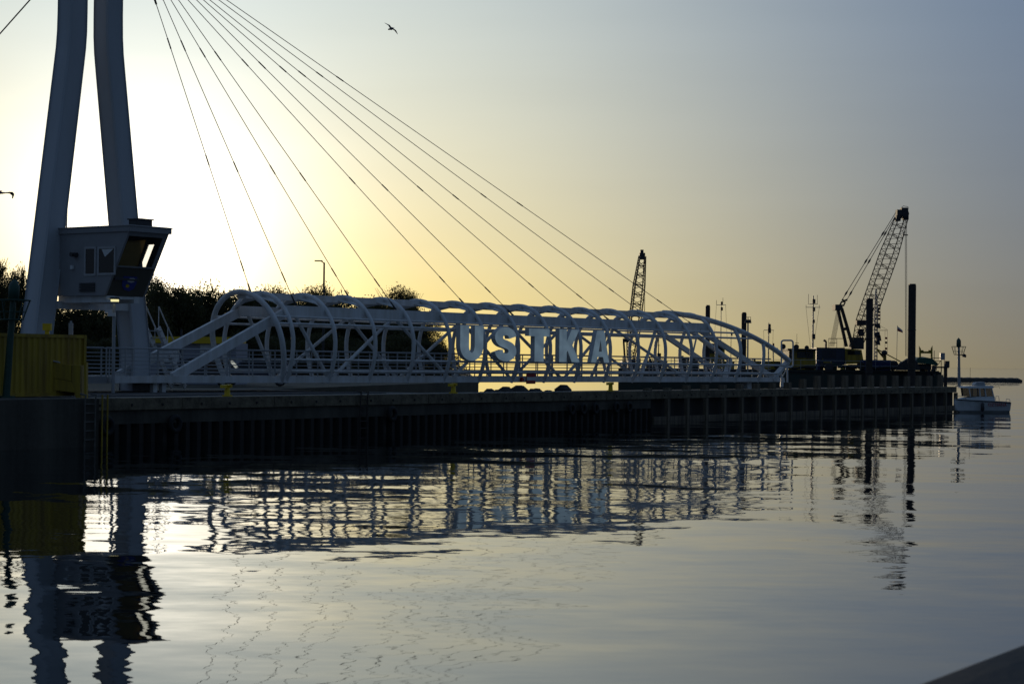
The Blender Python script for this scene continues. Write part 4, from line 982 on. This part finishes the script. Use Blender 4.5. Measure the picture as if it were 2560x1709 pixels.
# lattice booms
def lattice(p, q, w0, wm_, w1, side, nseg, rc=.06, rb=.03):
    b = MB(); d = (q - p).normalized(); a = side - d * side.dot(d); a.normalize(); c = d.cross(a)
    def wd(t): return w0 + (wm_ - w0) * min(1, t / .2) if t < .2 else (wm_ + (w1 - wm_) * max(0, (t - .72) / .28) if t > .72 else wm_)
    pt = lambda t, i, j: p.lerp(q, t) + a * (i * wd(t) / 2) + c * (j * wd(t) / 2)
    ts = [k / nseg for k in range(nseg + 1)]
    cs = [(-1, -1), (1, -1), (1, 1), (-1, 1)]
    for i, j in cs: b.tube([pt(t, i, j) for t in ts], rc, 5)
    for k in range(nseg):
        for s in range(4):
            c0, c1 = cs[s], cs[(s + 1) % 4]
            if k % 2: c0, c1 = c1, c0
            b.tube([pt(ts[k], *c0), pt(ts[k + 1], *c1)], rb, 4)
            if k % 2 == 0: b.tube([pt(ts[k], *cs[s]), pt(ts[k], *cs[(s + 1) % 4])], rb, 4)
    return b
YC = 205
cr_ = empty('crawler_crane', P(2115, 945, YC), 'big lattice boom crane on the right hand barge', 'crane', 'lattice boom cranes on the barges')
boomA, boomB = P(2140, 868, YC), P(2256, 540, YC)
lattice(boomA, boomB, .7, 1.42, .95, V((.3, -1, .15)), 26, .05, .026).build('boom', M['rust'], cr_)
b = MB(); boxat(b, 2243, 2256, 524, 545, YC - .5, 1.0); boxat(b, 2254, 2271, 519, 541, YC - .45, .9); boxat(b, 2258, 2272, 529, 549, YC - .35, .7); boxat(b, 2241, 2252, 538, 552, YC - .4, .8); b.cyl(P(2264, 534, YC - .6), P(2264, 534, YC + .6), .36, n=14); b.tube([P(2254, 519, YC), P(2258, 515, YC), P(2270, 517, YC), P(2271, 522, YC)], .03, 5); b.build('boom_head', M['dark'], cr_)
b = MB(); boxat(b, 2142, 2166, 800, 812, YC - .5, 1); boxat(b, 2146, 2160, 822, 840, YC - .5, 1); b.build('boom_hoist', M['dark'], cr_)
for yo in (-.8, .8):
    b = MB(); Yk = YC + yo
    b.bar(P(2094, 770, Yk), P(2116, 866, Yk), .3, .3); b.bar(P(2104, 770, Yk), P(2132, 866, Yk), .3, .3); b.bar(P(2105, 822, Yk), P(2123, 822, Yk), .2, .3); b.build('gantry_leg', M['rust'], cr_)
b = MB(); boxat(b, 2088, 2107, 761, 775, YC - 1, 2); b.build('gantry_head', M['dark'], cr_)
b = MB(); b.tube([P(2100, 762, YC), P(2104, 754, YC), P(2113, 755, YC), P(2108, 765, YC)], .1, 6); b.tube([P(2105, 748, YC), P(2110, 752, YC), P(2118, 749, YC)], .12, 6); b.build('pendant_link', M['dark'], cr_)
for yo, x0, xa in ((-.5, 2106, 2239), (.5, 2118, 2243)):
    b = MB(); s0 = P(x0, 748, YC + yo); s1 = P(xa, 532, YC + yo); b.tube([s0, s1], .035, 5); pe = b.build('pendant', M['dark'], cr_)
    for k in (.07, .44, .76):
        b = MB(); m0 = s0.lerp(s1, k); d = (s1 - s0).normalized(); b.tube([m0 - d * .3, m0, m0 + d * .3], [.05, .11, .05], 6); b.build('coupler', M['dark'], pe)
for k in range(6):
    b = MB(); b.tube([P(2092 + k * 2, 776, YC - .5 + k * .2), P(2074 + k * 2.2, 866, YC - .5 + k * .2)], .018, 4); b.build('hoist_rope', M['dark'], cr_)
for x in (2263, 2266.3):
    b = MB(); b.tube([P(x, 541, YC), P(x + 1, 890, YC)], .026, 4); b.build('hook_rope', M['dark'], cr_)
b = MB(); boxat(b, 2257, 2270, 586, 588.5, YC - .1, .2); b.tube([P(2258, 587, YC), P(2257.5, 541, YC)], .02, 4); b.build('hook_bar', M['dark'], cr_)
b = boxat(MB(), 2041, 2112, 869, 911, YC - 1.8, 3.6); b.build('engine_house', M['navy'], cr_)
b = MB(); 
for k in range(9): boxat(b, 2056 + k * 4, 2058 + k * 4, 874, 894, YC - 1.84, .035)
b.build('louvre', M['dark'], cr_)
b = MB()
for x0, x1, y0, y1 in ((2056, 2058, 896, 899), (2058.5, 2080, 904, 906.5)): boxat(b, x0, x1, y0, y1, YC - 1.85, .04)
b.build('side_stripe', M['yellow'], cr_)
b = MB(); a0 = [P(2113, 871, YC - 1.7), P(2154, 874, YC - 1.7), P(2160, 908, YC - 1.7), P(2113, 910, YC - 1.7)]; b.prism(a0, V((0, 3.2, 0))); b.build('cab', M['yellow'], cr_)
b = MB(); b.prism([P(2119, 875, YC - 1.72), P(2150, 877, YC - 1.72), P(2152, 886, YC - 1.72), P(2119, 886, YC - 1.72)], V((0, -.03, 0))); b.build('cab_window', M['darkglass'], cr_)
b = MB()
for x in (2072, 2092, 2110, 2128): b.tube([P(x, 870, YC - 1.6), P(x, 845, YC - 1.6)], .025, 4)
b.tube([P(2072, 846, YC - 1.6), P(2110, 846, YC - 1.6)], .03, 4); b.tube([P(2072, 857, YC - 1.6), P(2092, 857, YC - 1.6)], .025, 4); b.tube([P(2118, 844, YC - 1.6), P(2130, 844, YC - 1.6)], .025, 4); b.build('roof_railing', M['dark'], cr_)
b = MB(); boxat(b, 2063, 2067.5, 853, 869, YC, .5); b.bar(P(2065, 853, YC), P(2059, 850, YC), .3, .2); b.build('exhaust', M['dark'], cr_)
b = MB(); boxat(b, 2128, 2160, 850, 872, YC - .8, 1.6); boxat(b, 2135, 2160, 843, 851, YC - .6, 1.2); b.build('winch', M['dark'], cr_)
b = MB(); b.loft([[P(x, y, YC + o) for x, y, o in l] for l in ([(2104, 912, -1.2), (2136, 912, -1.2), (2136, 912, 1.2), (2104, 912, 1.2)], [(2092, 945, -2), (2142, 945, -2), (2142, 945, 2), (2092, 945, 2)])]); b.build('pedestal', M['hull'], cr_)
for x in (2106, 2138):
    b = MB(); b.box(P(x, 921, YC - 1.8), .34, .1, .12); b.build('marker_lamp', M['yellowcl'], cr_)
# small crane
YS = 192
c2_ = empty('crawler_crane', P(1580, 940, YS), 'small lattice boom crane seen end on behind the letters', 'crane', 'lattice boom cranes on the barges')
lattice(P(1576, 905, YS), P(1606, 640, YS), .5, .95, .55, V((1, .2, 0)), 22, .055, .03).build('boom', M['rust'], c2_)
b = MB(); boxat(b, 1599, 1613, 632, 648, YS - .4, .8); boxat(b, 1601, 1609, 624, 633, YS - .3, .6); b.build('boom_head', M['dark'], c2_)
for x in (1559, 1572):
    b = MB(); b.bar(P(x, 850, YS + .3), P(x + 4, 912, YS + .3), .18, .18); b.build('gantry_leg', M['rust'], c2_)
b = MB(); boxat(b, 1557, 1574, 846, 855, YS, .6); b.build('gantry_head', M['dark'], c2_)
b = MB(); boxat(b, 1555, 1600, 902, 928, YS - 1.2, 3); b.build('engine_house', M['navy'], c2_)
b = MB(); boxat(b, 1585, 1602, 896, 915, YS - 1.5, 1.2); b.build('cab', M['dark'], c2_)
for k in range(4):
    b = MB(); b.tube([P(1598.5 + k * .3, 645, YS - .4 + k * .25), P(1560 + k * 3, 850, YS + .2)], .016, 4); b.build('pendant', M['dark'], c2_)
for x in (1611, 1612.5):
    b = MB(); b.tube([P(x, 640, YS), P(x - .6, 800, YS)], .018, 4); b.build('hook_rope', M['dark'], c2_)
# ladder mast with floodlights and day shapes
YL = 203; p0 = P(2189, 908, YL); p1 = P(2190.5, 722, YL)
r = empty('ladder_mast', p0, 'pale lattice mast with dark floodlights right of the crane boom', 'mast', 'masts on the barges')
lattice(p0, p1, .28, .28, .1, V((1, 0, 0)), 40, .035, .02).build('pole', M['lgrey'], r)
for x, y, s_ in ((2195, 814, .55), (2194, 836, .6), (2197, 845, .55), (2195, 856, .5), (2191, 812, .3)):
    c = P(x, y, YL - .3); b = MB(); b.prism([c + V((-s_ / 2, 0, .3 * s_)), c + V((s_ / 3, 0, s_ / 2)), c + V((s_ / 2, 0, -s_ / 2)), c + V((-s_ / 3, 0, -.35 * s_))], V((0, .5, 0))); b.build('floodlight', M['dark'], r)
b = MB(); b.bar(P(2181, 812, YL), P(2190, 812, YL), .1, .1); b.bar(P(2182, 825.5, YL), P(2219, 825.5, YL), .05, .05); b.tube([P(2219, 824, YL), P(2192, 810, YL)], .012, 4); b.build('yard', M['dark'], r)
def dayshapes(x, ya, yb, items, lab):
    c = P(x, yb, YL); r = empty('day_shape_string', c, lab, 'signal shapes', 'signal shape strings on the barge mast')
    b = MB(); 
    for o in (-.12, .12): b.tube([P(x, ya, YL) + V((o, 0, 0)), P(x, yb, YL) + V((o, 0, 0))], .012, 4)
    b.build('line', M['dark'], r)
    for y, m in items:
        q_ = P(x, y, YL); b = MB(); b.cyl(q_ - Z * .1, q_ + Z * .1, .13, n=8); b.build('shape', M[m], r)
dayshapes(2198, 760, 808, [(763, 'black'), (771, 'black'), (780, 'black'), (788, 'red'), (797, 'black')], 'string of dark barrel shapes close right of the mast top')
dayshapes(2215.5, 826, 886, [(845, 'red'), (856, 'black'), (871, 'red')], 'string of red and black barrel shapes under the yard end')
# flag on its staff
p0 = P(2241.5, 905, YL); p1 = P(2243.5, 813, YL)
r = empty('flag_staff', p0, 'thin staff with a small white and red flag left of the tallest pile', 'flag')
b = MB(); b.tube([p0, p1], .025, 5); b.build('staff', M['lgrey'], r)
def cloth(f0, f1, nm, m):
    b = MB(); vs = []; n = 7
    for k in range(n):
        t = k / (n - 1); wv = math.sin(t * 7) * .06
        a = P(2243.5, 815, YL).lerp(P(2256.5, 826, YL), t); c = P(2243.5, 827, YL).lerp(P(2256.5, 832, YL), t)
        for f in (f0, f1): vs.append(a.lerp(c, f) + V((0, wv - .1, 0)))
    vs += [v + V((0, .012, 0)) for v in vs]; o = 2 * n
    fs = []
    for k in range(n - 1): fs += [(2 * k, 2 * k + 2, 2 * k + 3, 2 * k + 1), (o + 2 * k, o + 2 * k + 1, o + 2 * k + 3, o + 2 * k + 2)]
    b.add(vs, fs); b.build(nm, m, r, recalc=False)
cloth(0, .498, 'white_stripe', M['white2']); cloth(.502, 1, 'red_stripe', M['red'])
# yellow goal frame, davit, tarpaulin heap, blue container, stand
r = empty('roller_frame', P(2315, 905, 201), 'yellow goal shaped steel frame right of the tallest pile', 'frame')
for xa, xb in ((2298, 2302.5), (2327, 2331.5)):
    b = MB(); sg_ = 1 if xa < 2310 else -1
    b.prism([P(xa, 905, 201), P(xb, 905, 201), P(xb, 872, 201), P(xa if sg_ > 0 else xb, 864, 201), P(xa if sg_ > 0 else xa, 872 if sg_ < 0 else 868, 201)], V((0, .3, 0))); b.build('post', M['yellow'], r)
b = MB(); boxat(b, 2302, 2327.5, 878, 883, 201.02, .26); boxat(b, 2302, 2309, 875, 878.2, 201.02, .26); boxat(b, 2321, 2327.5, 875, 878.2, 201.02, .26); b.build('roller_bar', M['yellow'], r)
r = empty('davit', P(2213, 905, 201), 'yellow davit arm with a dark round drum on the crane barge', 'davit')
b = MB(); b.bar(P(2192, 873, 201), P(2213, 898, 201), .16, .16); b.bar(P(2192, 872, 201), P(2256, 906, 201), .1, .1); boxat(b, 2209, 2216, 888, 908, 200.9, .4); b.build('arm', M['yellow'], r)
b = MB(); c = P(2211, 881.5, 200.8); b.ball(c, .3, 10, 6); b.build('drum', M['dark'], r)
def heap(pts, Y, dep, m, nm, lab, cat):
    b = MB(); rings = []
    for o, k in ((0, .9), (dep * .25, 1.0), (dep * .75, 1.0), (dep, .85)):
        yb = pts[0][1]
        rings.append([P(x, yb + (y - yb) * k, Y + o) + V((random.uniform(-.04, .04), 0, random.uniform(-.03, .03))) for x, y in pts])
    b.loft(rings); return tag(b.build(nm, M[m]), lab, cat)
heap([(2240, 925), (2243, 914), (2250, 906), (2258, 901), (2266, 896), (2280, 894), (2292, 900), (2300, 925)], 198, 2, 'dark', 'gear_heap', 'dark heap of gear at the foot of the tallest pile', 'heap')
b = MB(); tp = [(2289, 899), (2296, 893.5), (2306, 895), (2318, 893.5), (2331, 896), (2345, 908), (2343.5, 914), (2333, 912), (2322, 909), (2289, 908)]
b.prism([P(x, y, 199.5) for x, y in tp], V((0, 2.4, .1))); tag(b.build('tarpaulin', M['tarp']), 'sagging green tarpaulin over deck gear at the barge end', 'tarpaulin')
b = MB(); boxat(b, 2290, 2328, 909, 922, 199.9, 1.6); boxat(b, 2318, 2327, 922, 938, 199.9, 1.2); tag(b.build('deck_machine', M['dark']), 'dark deck machine under the green tarpaulin', 'machine')
b = boxat(MB(), 2160, 2227, 900, 941, 200.4, 2.4)
for k in range(14): boxat(b, 2162 + k * 4.6, 2164 + k * 4.6, 904, 938, 200.36, .035)
tag(b.build('deck_container', M['blue']), 'dark blue deck container behind the pier posts', 'container')
b = MB(); torus(P(2333, 932, 199), .3, .12, QM); b = torus(P(2333, 931, 199), .34, .13, QM); tag(b.build('tyre_fender', M['black']), 'tyre on the end of the crane barge', 'tyre', 'tyre fenders on the quay wall')
r = empty('signal_stand', P(2357, 945, 190), 'grey cabinet on a thin braced stand near the pier end', 'stand')
b = boxat(MB(), 2351.5, 2362.5, 882, 899, 190, .5); b.build('cabinet', M['lgrey'], r)
b = MB()
for x in (2353, 2361): b.tube([P(x, 900, 190.2), P(x - (x == 2353) * 0, 920, 190.2)], .035, 5)
b.tube([P(2353.5, 918, 190.2), P(2352.5, 950, 190.2)], .05, 5); b.tube([P(2352, 901, 190.2), P(2344, 913, 190.2)], .025, 4); b.tube([P(2330, 894.5, 190.2), P(2353, 894.5, 190.2)], .03, 4); b.tube([P(2332, 902, 190.2), P(2353, 902, 190.2)], .025, 4); b.tube([P(2335.5, 876, 190.2), P(2335.5, 904, 190.2)], .03, 4); b.build('frame', M['dark'], r)
b = MB(); boxat(b, 2340, 2372, 916, 919.5, 190.1, .4); b.build('beam', M['dark'], r)
r = empty('dolphin_pile', P(2363, 960, 189), 'thick dark pile with a box on top near the pier end', 'pile')
b = MB(); a = P(2364, 915, 189); b.cyl(V((a.x, 189, -1)), a, .17, n=12); b.build('post', M['rust'], r)
b = boxat(MB(), 2363, 2374, 902, 918, 188.8, .5); b.build('box', M['dark'], r)

# ------------------------------------------------------------------ motor boat
YB = 136.0; bw = P(2383, 1029, YB); st = P(2521, 1029, YB)
bl_ = (st.x - bw.x) / math.cos(math.radians(14)); BD = V((math.cos(math.radians(14)), math.sin(math.radians(14)), 0)); BS = V((-BD.y, BD.x, 0))
B0 = V((bw.x, bw.y - .3, 0))
def Mb(a, s, z): return B0 + BD * (a * bl_) + BS * s + Z * z
boat = empty('motor_boat', Mb(.5, 0, 0), 'small white cabin motor boat leaving past the pier end', 'boat')
b = MB(); rings = []
for a, hb, zk, zs_ in ((0, .02, .55, .86), (.04, .22, .1, .87), (.14, .5, -.12, .86), (.3, .72, -.2, .83), (.55, .8, -.22, .80), (.8, .8, -.22, .76), (.97, .76, -.2, .72), (1, .72, -.1, .66)):
    rings.append([Mb(a, -hb, zs_), Mb(a, -hb * .96, zs_ - .12), Mb(a, -hb * .8, .12 if a > .03 else .6), Mb(a, -hb * .35, zk), Mb(a, hb * .35, zk), Mb(a, hb * .8, .12 if a > .03 else .6), Mb(a, hb * .96, zs_ - .12), Mb(a, hb, zs_)])
b.loft(rings); b.build('hull', M['white2'], boat)
b = MB(); b.tube([Mb(.0, 0, .84), Mb(.06, -.33, .83), Mb(.16, -.56, .81), Mb(.32, -.76, .77), Mb(.55, -.83, .74), Mb(.8, -.83, .7), Mb(.99, -.76, .64)], .03, 6); b.build('rubbing_strake', M['dark'], boat)
b = MB()
rr = []
for a, hb, z0, z1 in ((.1, .3, .85, .9), (.2, .5, .82, .98), (.35, .6, .8, 1.06), (.66, .62, .78, 1.08), (.7, .62, .78, 1.06)):
    rr.append([Mb(a, -hb, z0), Mb(a, -hb * .94, z1), Mb(a, hb * .94, z1), Mb(a, hb, z0)])
b.loft(rr); b.build('coach_roof', M['white2'], boat)
b = MB(); rr = []
for z, a0, a1, hb in ((1.06, .2, .69, .58), (1.62, .17, .655, .53)):
    rr.append([Mb(a0, -hb * .8, z), Mb(a0 + .04, -hb, z), Mb(a1, -hb, z), Mb(a1, hb, z), Mb(a0 + .04, hb, z), Mb(a0, hb * .8, z)])
b.loft(rr); b.build('wheelhouse_glass', M['boatglass'], boat)
for a0, a1 in ((.235, .21), (.42, .41), (.53, .515), (.68, .645)):
    for sd in (-1, 1):
        b = MB(); b.bar(Mb(a0, sd * .59, 1.05), Mb(a1, sd * .54, 1.63), .07, .07); b.build('window_post', M['white2'], boat)
b = MB(); rr = []
for a, z0, z1, hb in ((.12, 1.63, 1.68, .42), (.2, 1.62, 1.74, .58), (.64, 1.62, 1.8, .6), (.68, 1.66, 1.78, .58)):
    rr.append([Mb(a, -hb, z0), Mb(a, -hb * .92, z1), Mb(a, hb * .92, z1), Mb(a, hb, z0)])
b.loft(rr); b.build('roof', M['white2'], boat)
b = MB(); rr = []
for a, z1, hb in ((.36, 1.84, .2), (.39, 2.02, .26), (.54, 2.06, .26), (.57, 1.84, .2)):
    rr.append([Mb(a, -hb, 1.79), Mb(a, -hb, z1), Mb(a, hb, z1), Mb(a, hb, 1.79)])
b.loft(rr); b.build('roof_locker', M['lgrey'], boat)
b = MB(); b.tube([Mb(.26, -.3, 1.75), Mb(.262, -.3, 3.0)], .012, 4); b.build('aerial', M['dark'], boat)
b = MB(); b.tube([Mb(.64, -.5, 1.72), Mb(.80, -.5, 1.76), Mb(.80, -.5, 1.62)], .015, 4); b.build('rod_holder', M['dark'], boat)
b = MB(); b.tube([Mb(.7, -.66, .8), Mb(.715, -.66, 1.12), Mb(.76, -.68, 1.1), Mb(.77, -.7, .78)], .018, 5); b.tube([Mb(.9, -.7, .72), Mb(.91, -.68, .92), Mb(.98, -.66, .88), Mb(.985, -.66, .7)], .018, 5); b.tube([Mb(.0, 0, .86), Mb(.03, -.2, 1.08), Mb(.13, -.42, 1.1), Mb(.16, -.46, .9)], .016, 5); b.build('grab_rail', M['lgrey'], boat)
b = MB(); c = Mb(.42, -.93, .36); b.tube([c + Z * .32, c + Z * .22, c - Z * .2, c - Z * .3], [.02, .12, .13, .03], 8); b.tube([c + Z * .32, Mb(.42, -.8, .8)], .01, 4); b.build('fender', M['dark'], boat)
b = MB(); b.box(Mb(1.02, 0, .25), .16, .4, .5, BD, BS); b.build('outboard_cover', M['dark'], boat)
fc = bpy.data.curves.new('hull_lettering', 'FONT'); fc.body = 'OZTERNA'; fc.size = .3; fc.extrude = .004; fc.align_x = 'CENTER'; fc.materials.append(M['red'])
fo = bpy.data.objects.new('tmp', fc); COL.objects.link(fo)
dgp = bpy.context.evaluated_depsgraph_get(); me = bpy.data.meshes.new_from_object(fo.evaluated_get(dgp)); bpy.data.objects.remove(fo)
lo = bpy.data.objects.new('hull_lettering', me); COL.objects.link(lo); lo.parent = boat
lo.location = Mb(.72, -.825, .42) - wpos[boat]; lo.rotation_euler = (math.radians(90), 0, math.radians(14))

# ------------------------------------------------------------------ gulls
def gull(Y, pts, tail, head, thick, lab):
    b = MB(); rings = []
    for (x, y), c, dy, th_ in pts:                # wing chain: centre, chord in px, offset toward/away, thickness
        p = P(x, y, Y + dy); h = c * Y / F / 2
        ch = (P(*head, Y) - P(*tail, Y)).normalized()
        up_ = V((0, -1, 0))
        rings.append([p + ch * (h * math.cos(t)) + up_ * (th_ * math.sin(t)) for t in [2 * math.pi * k / 8 for k in range(8)]])
    b.loft(rings, sm=True)
    a, c = P(*tail, Y), P(*head, Y); n = 9; prof = [.02, .05, .045, .06, .085, .09, .075, .05, .02]
    b.tube([a.lerp(c, k / (n - 1)) for k in range(n)], [r_ * thick for r_ in prof], 8)
    d = (c - a).normalized(); b.tube([c, c + d * .05 * thick], [.02 * thick, .004], 6)
    tag(b.build('gull', M['feather']), lab, 'gull', 'gulls in the sky')
gull(118, [((961, 57.3), .6, .35, .008), ((966, 60), 2.2, .25, .015), ((972.5, 63.5), 4.2, .1, .02), ((976, 69), 4.8, 0, .03), ((979.5, 71.5), 6.0, 0, .05), ((983, 73), 4.4, 0, .03), ((988, 76.5), 4.2, .1, .02), ((991, 81), 3.0, .25, .015), ((994.3, 86.5), .6, .35, .008)], (970, 74.5), (984, 70.5), 1.0, 'gull with spread wings gliding high above the bridge')
gull(60, [((-22, 470), 1, .2, .01), ((-10, 476), 6, .1, .02), ((-2, 481), 9, 0, .03), ((8, 483), 9.5, 0, .03), ((20, 481.5), 8.5, 0, .02), ((28, 482), 9, .1, .02), ((33, 487), 7, .15, .015), ((31.5, 496), 3, .2, .008)], (-14, 486), (2, 478), 1.0, 'blurred gull wing cut by the left frame edge')
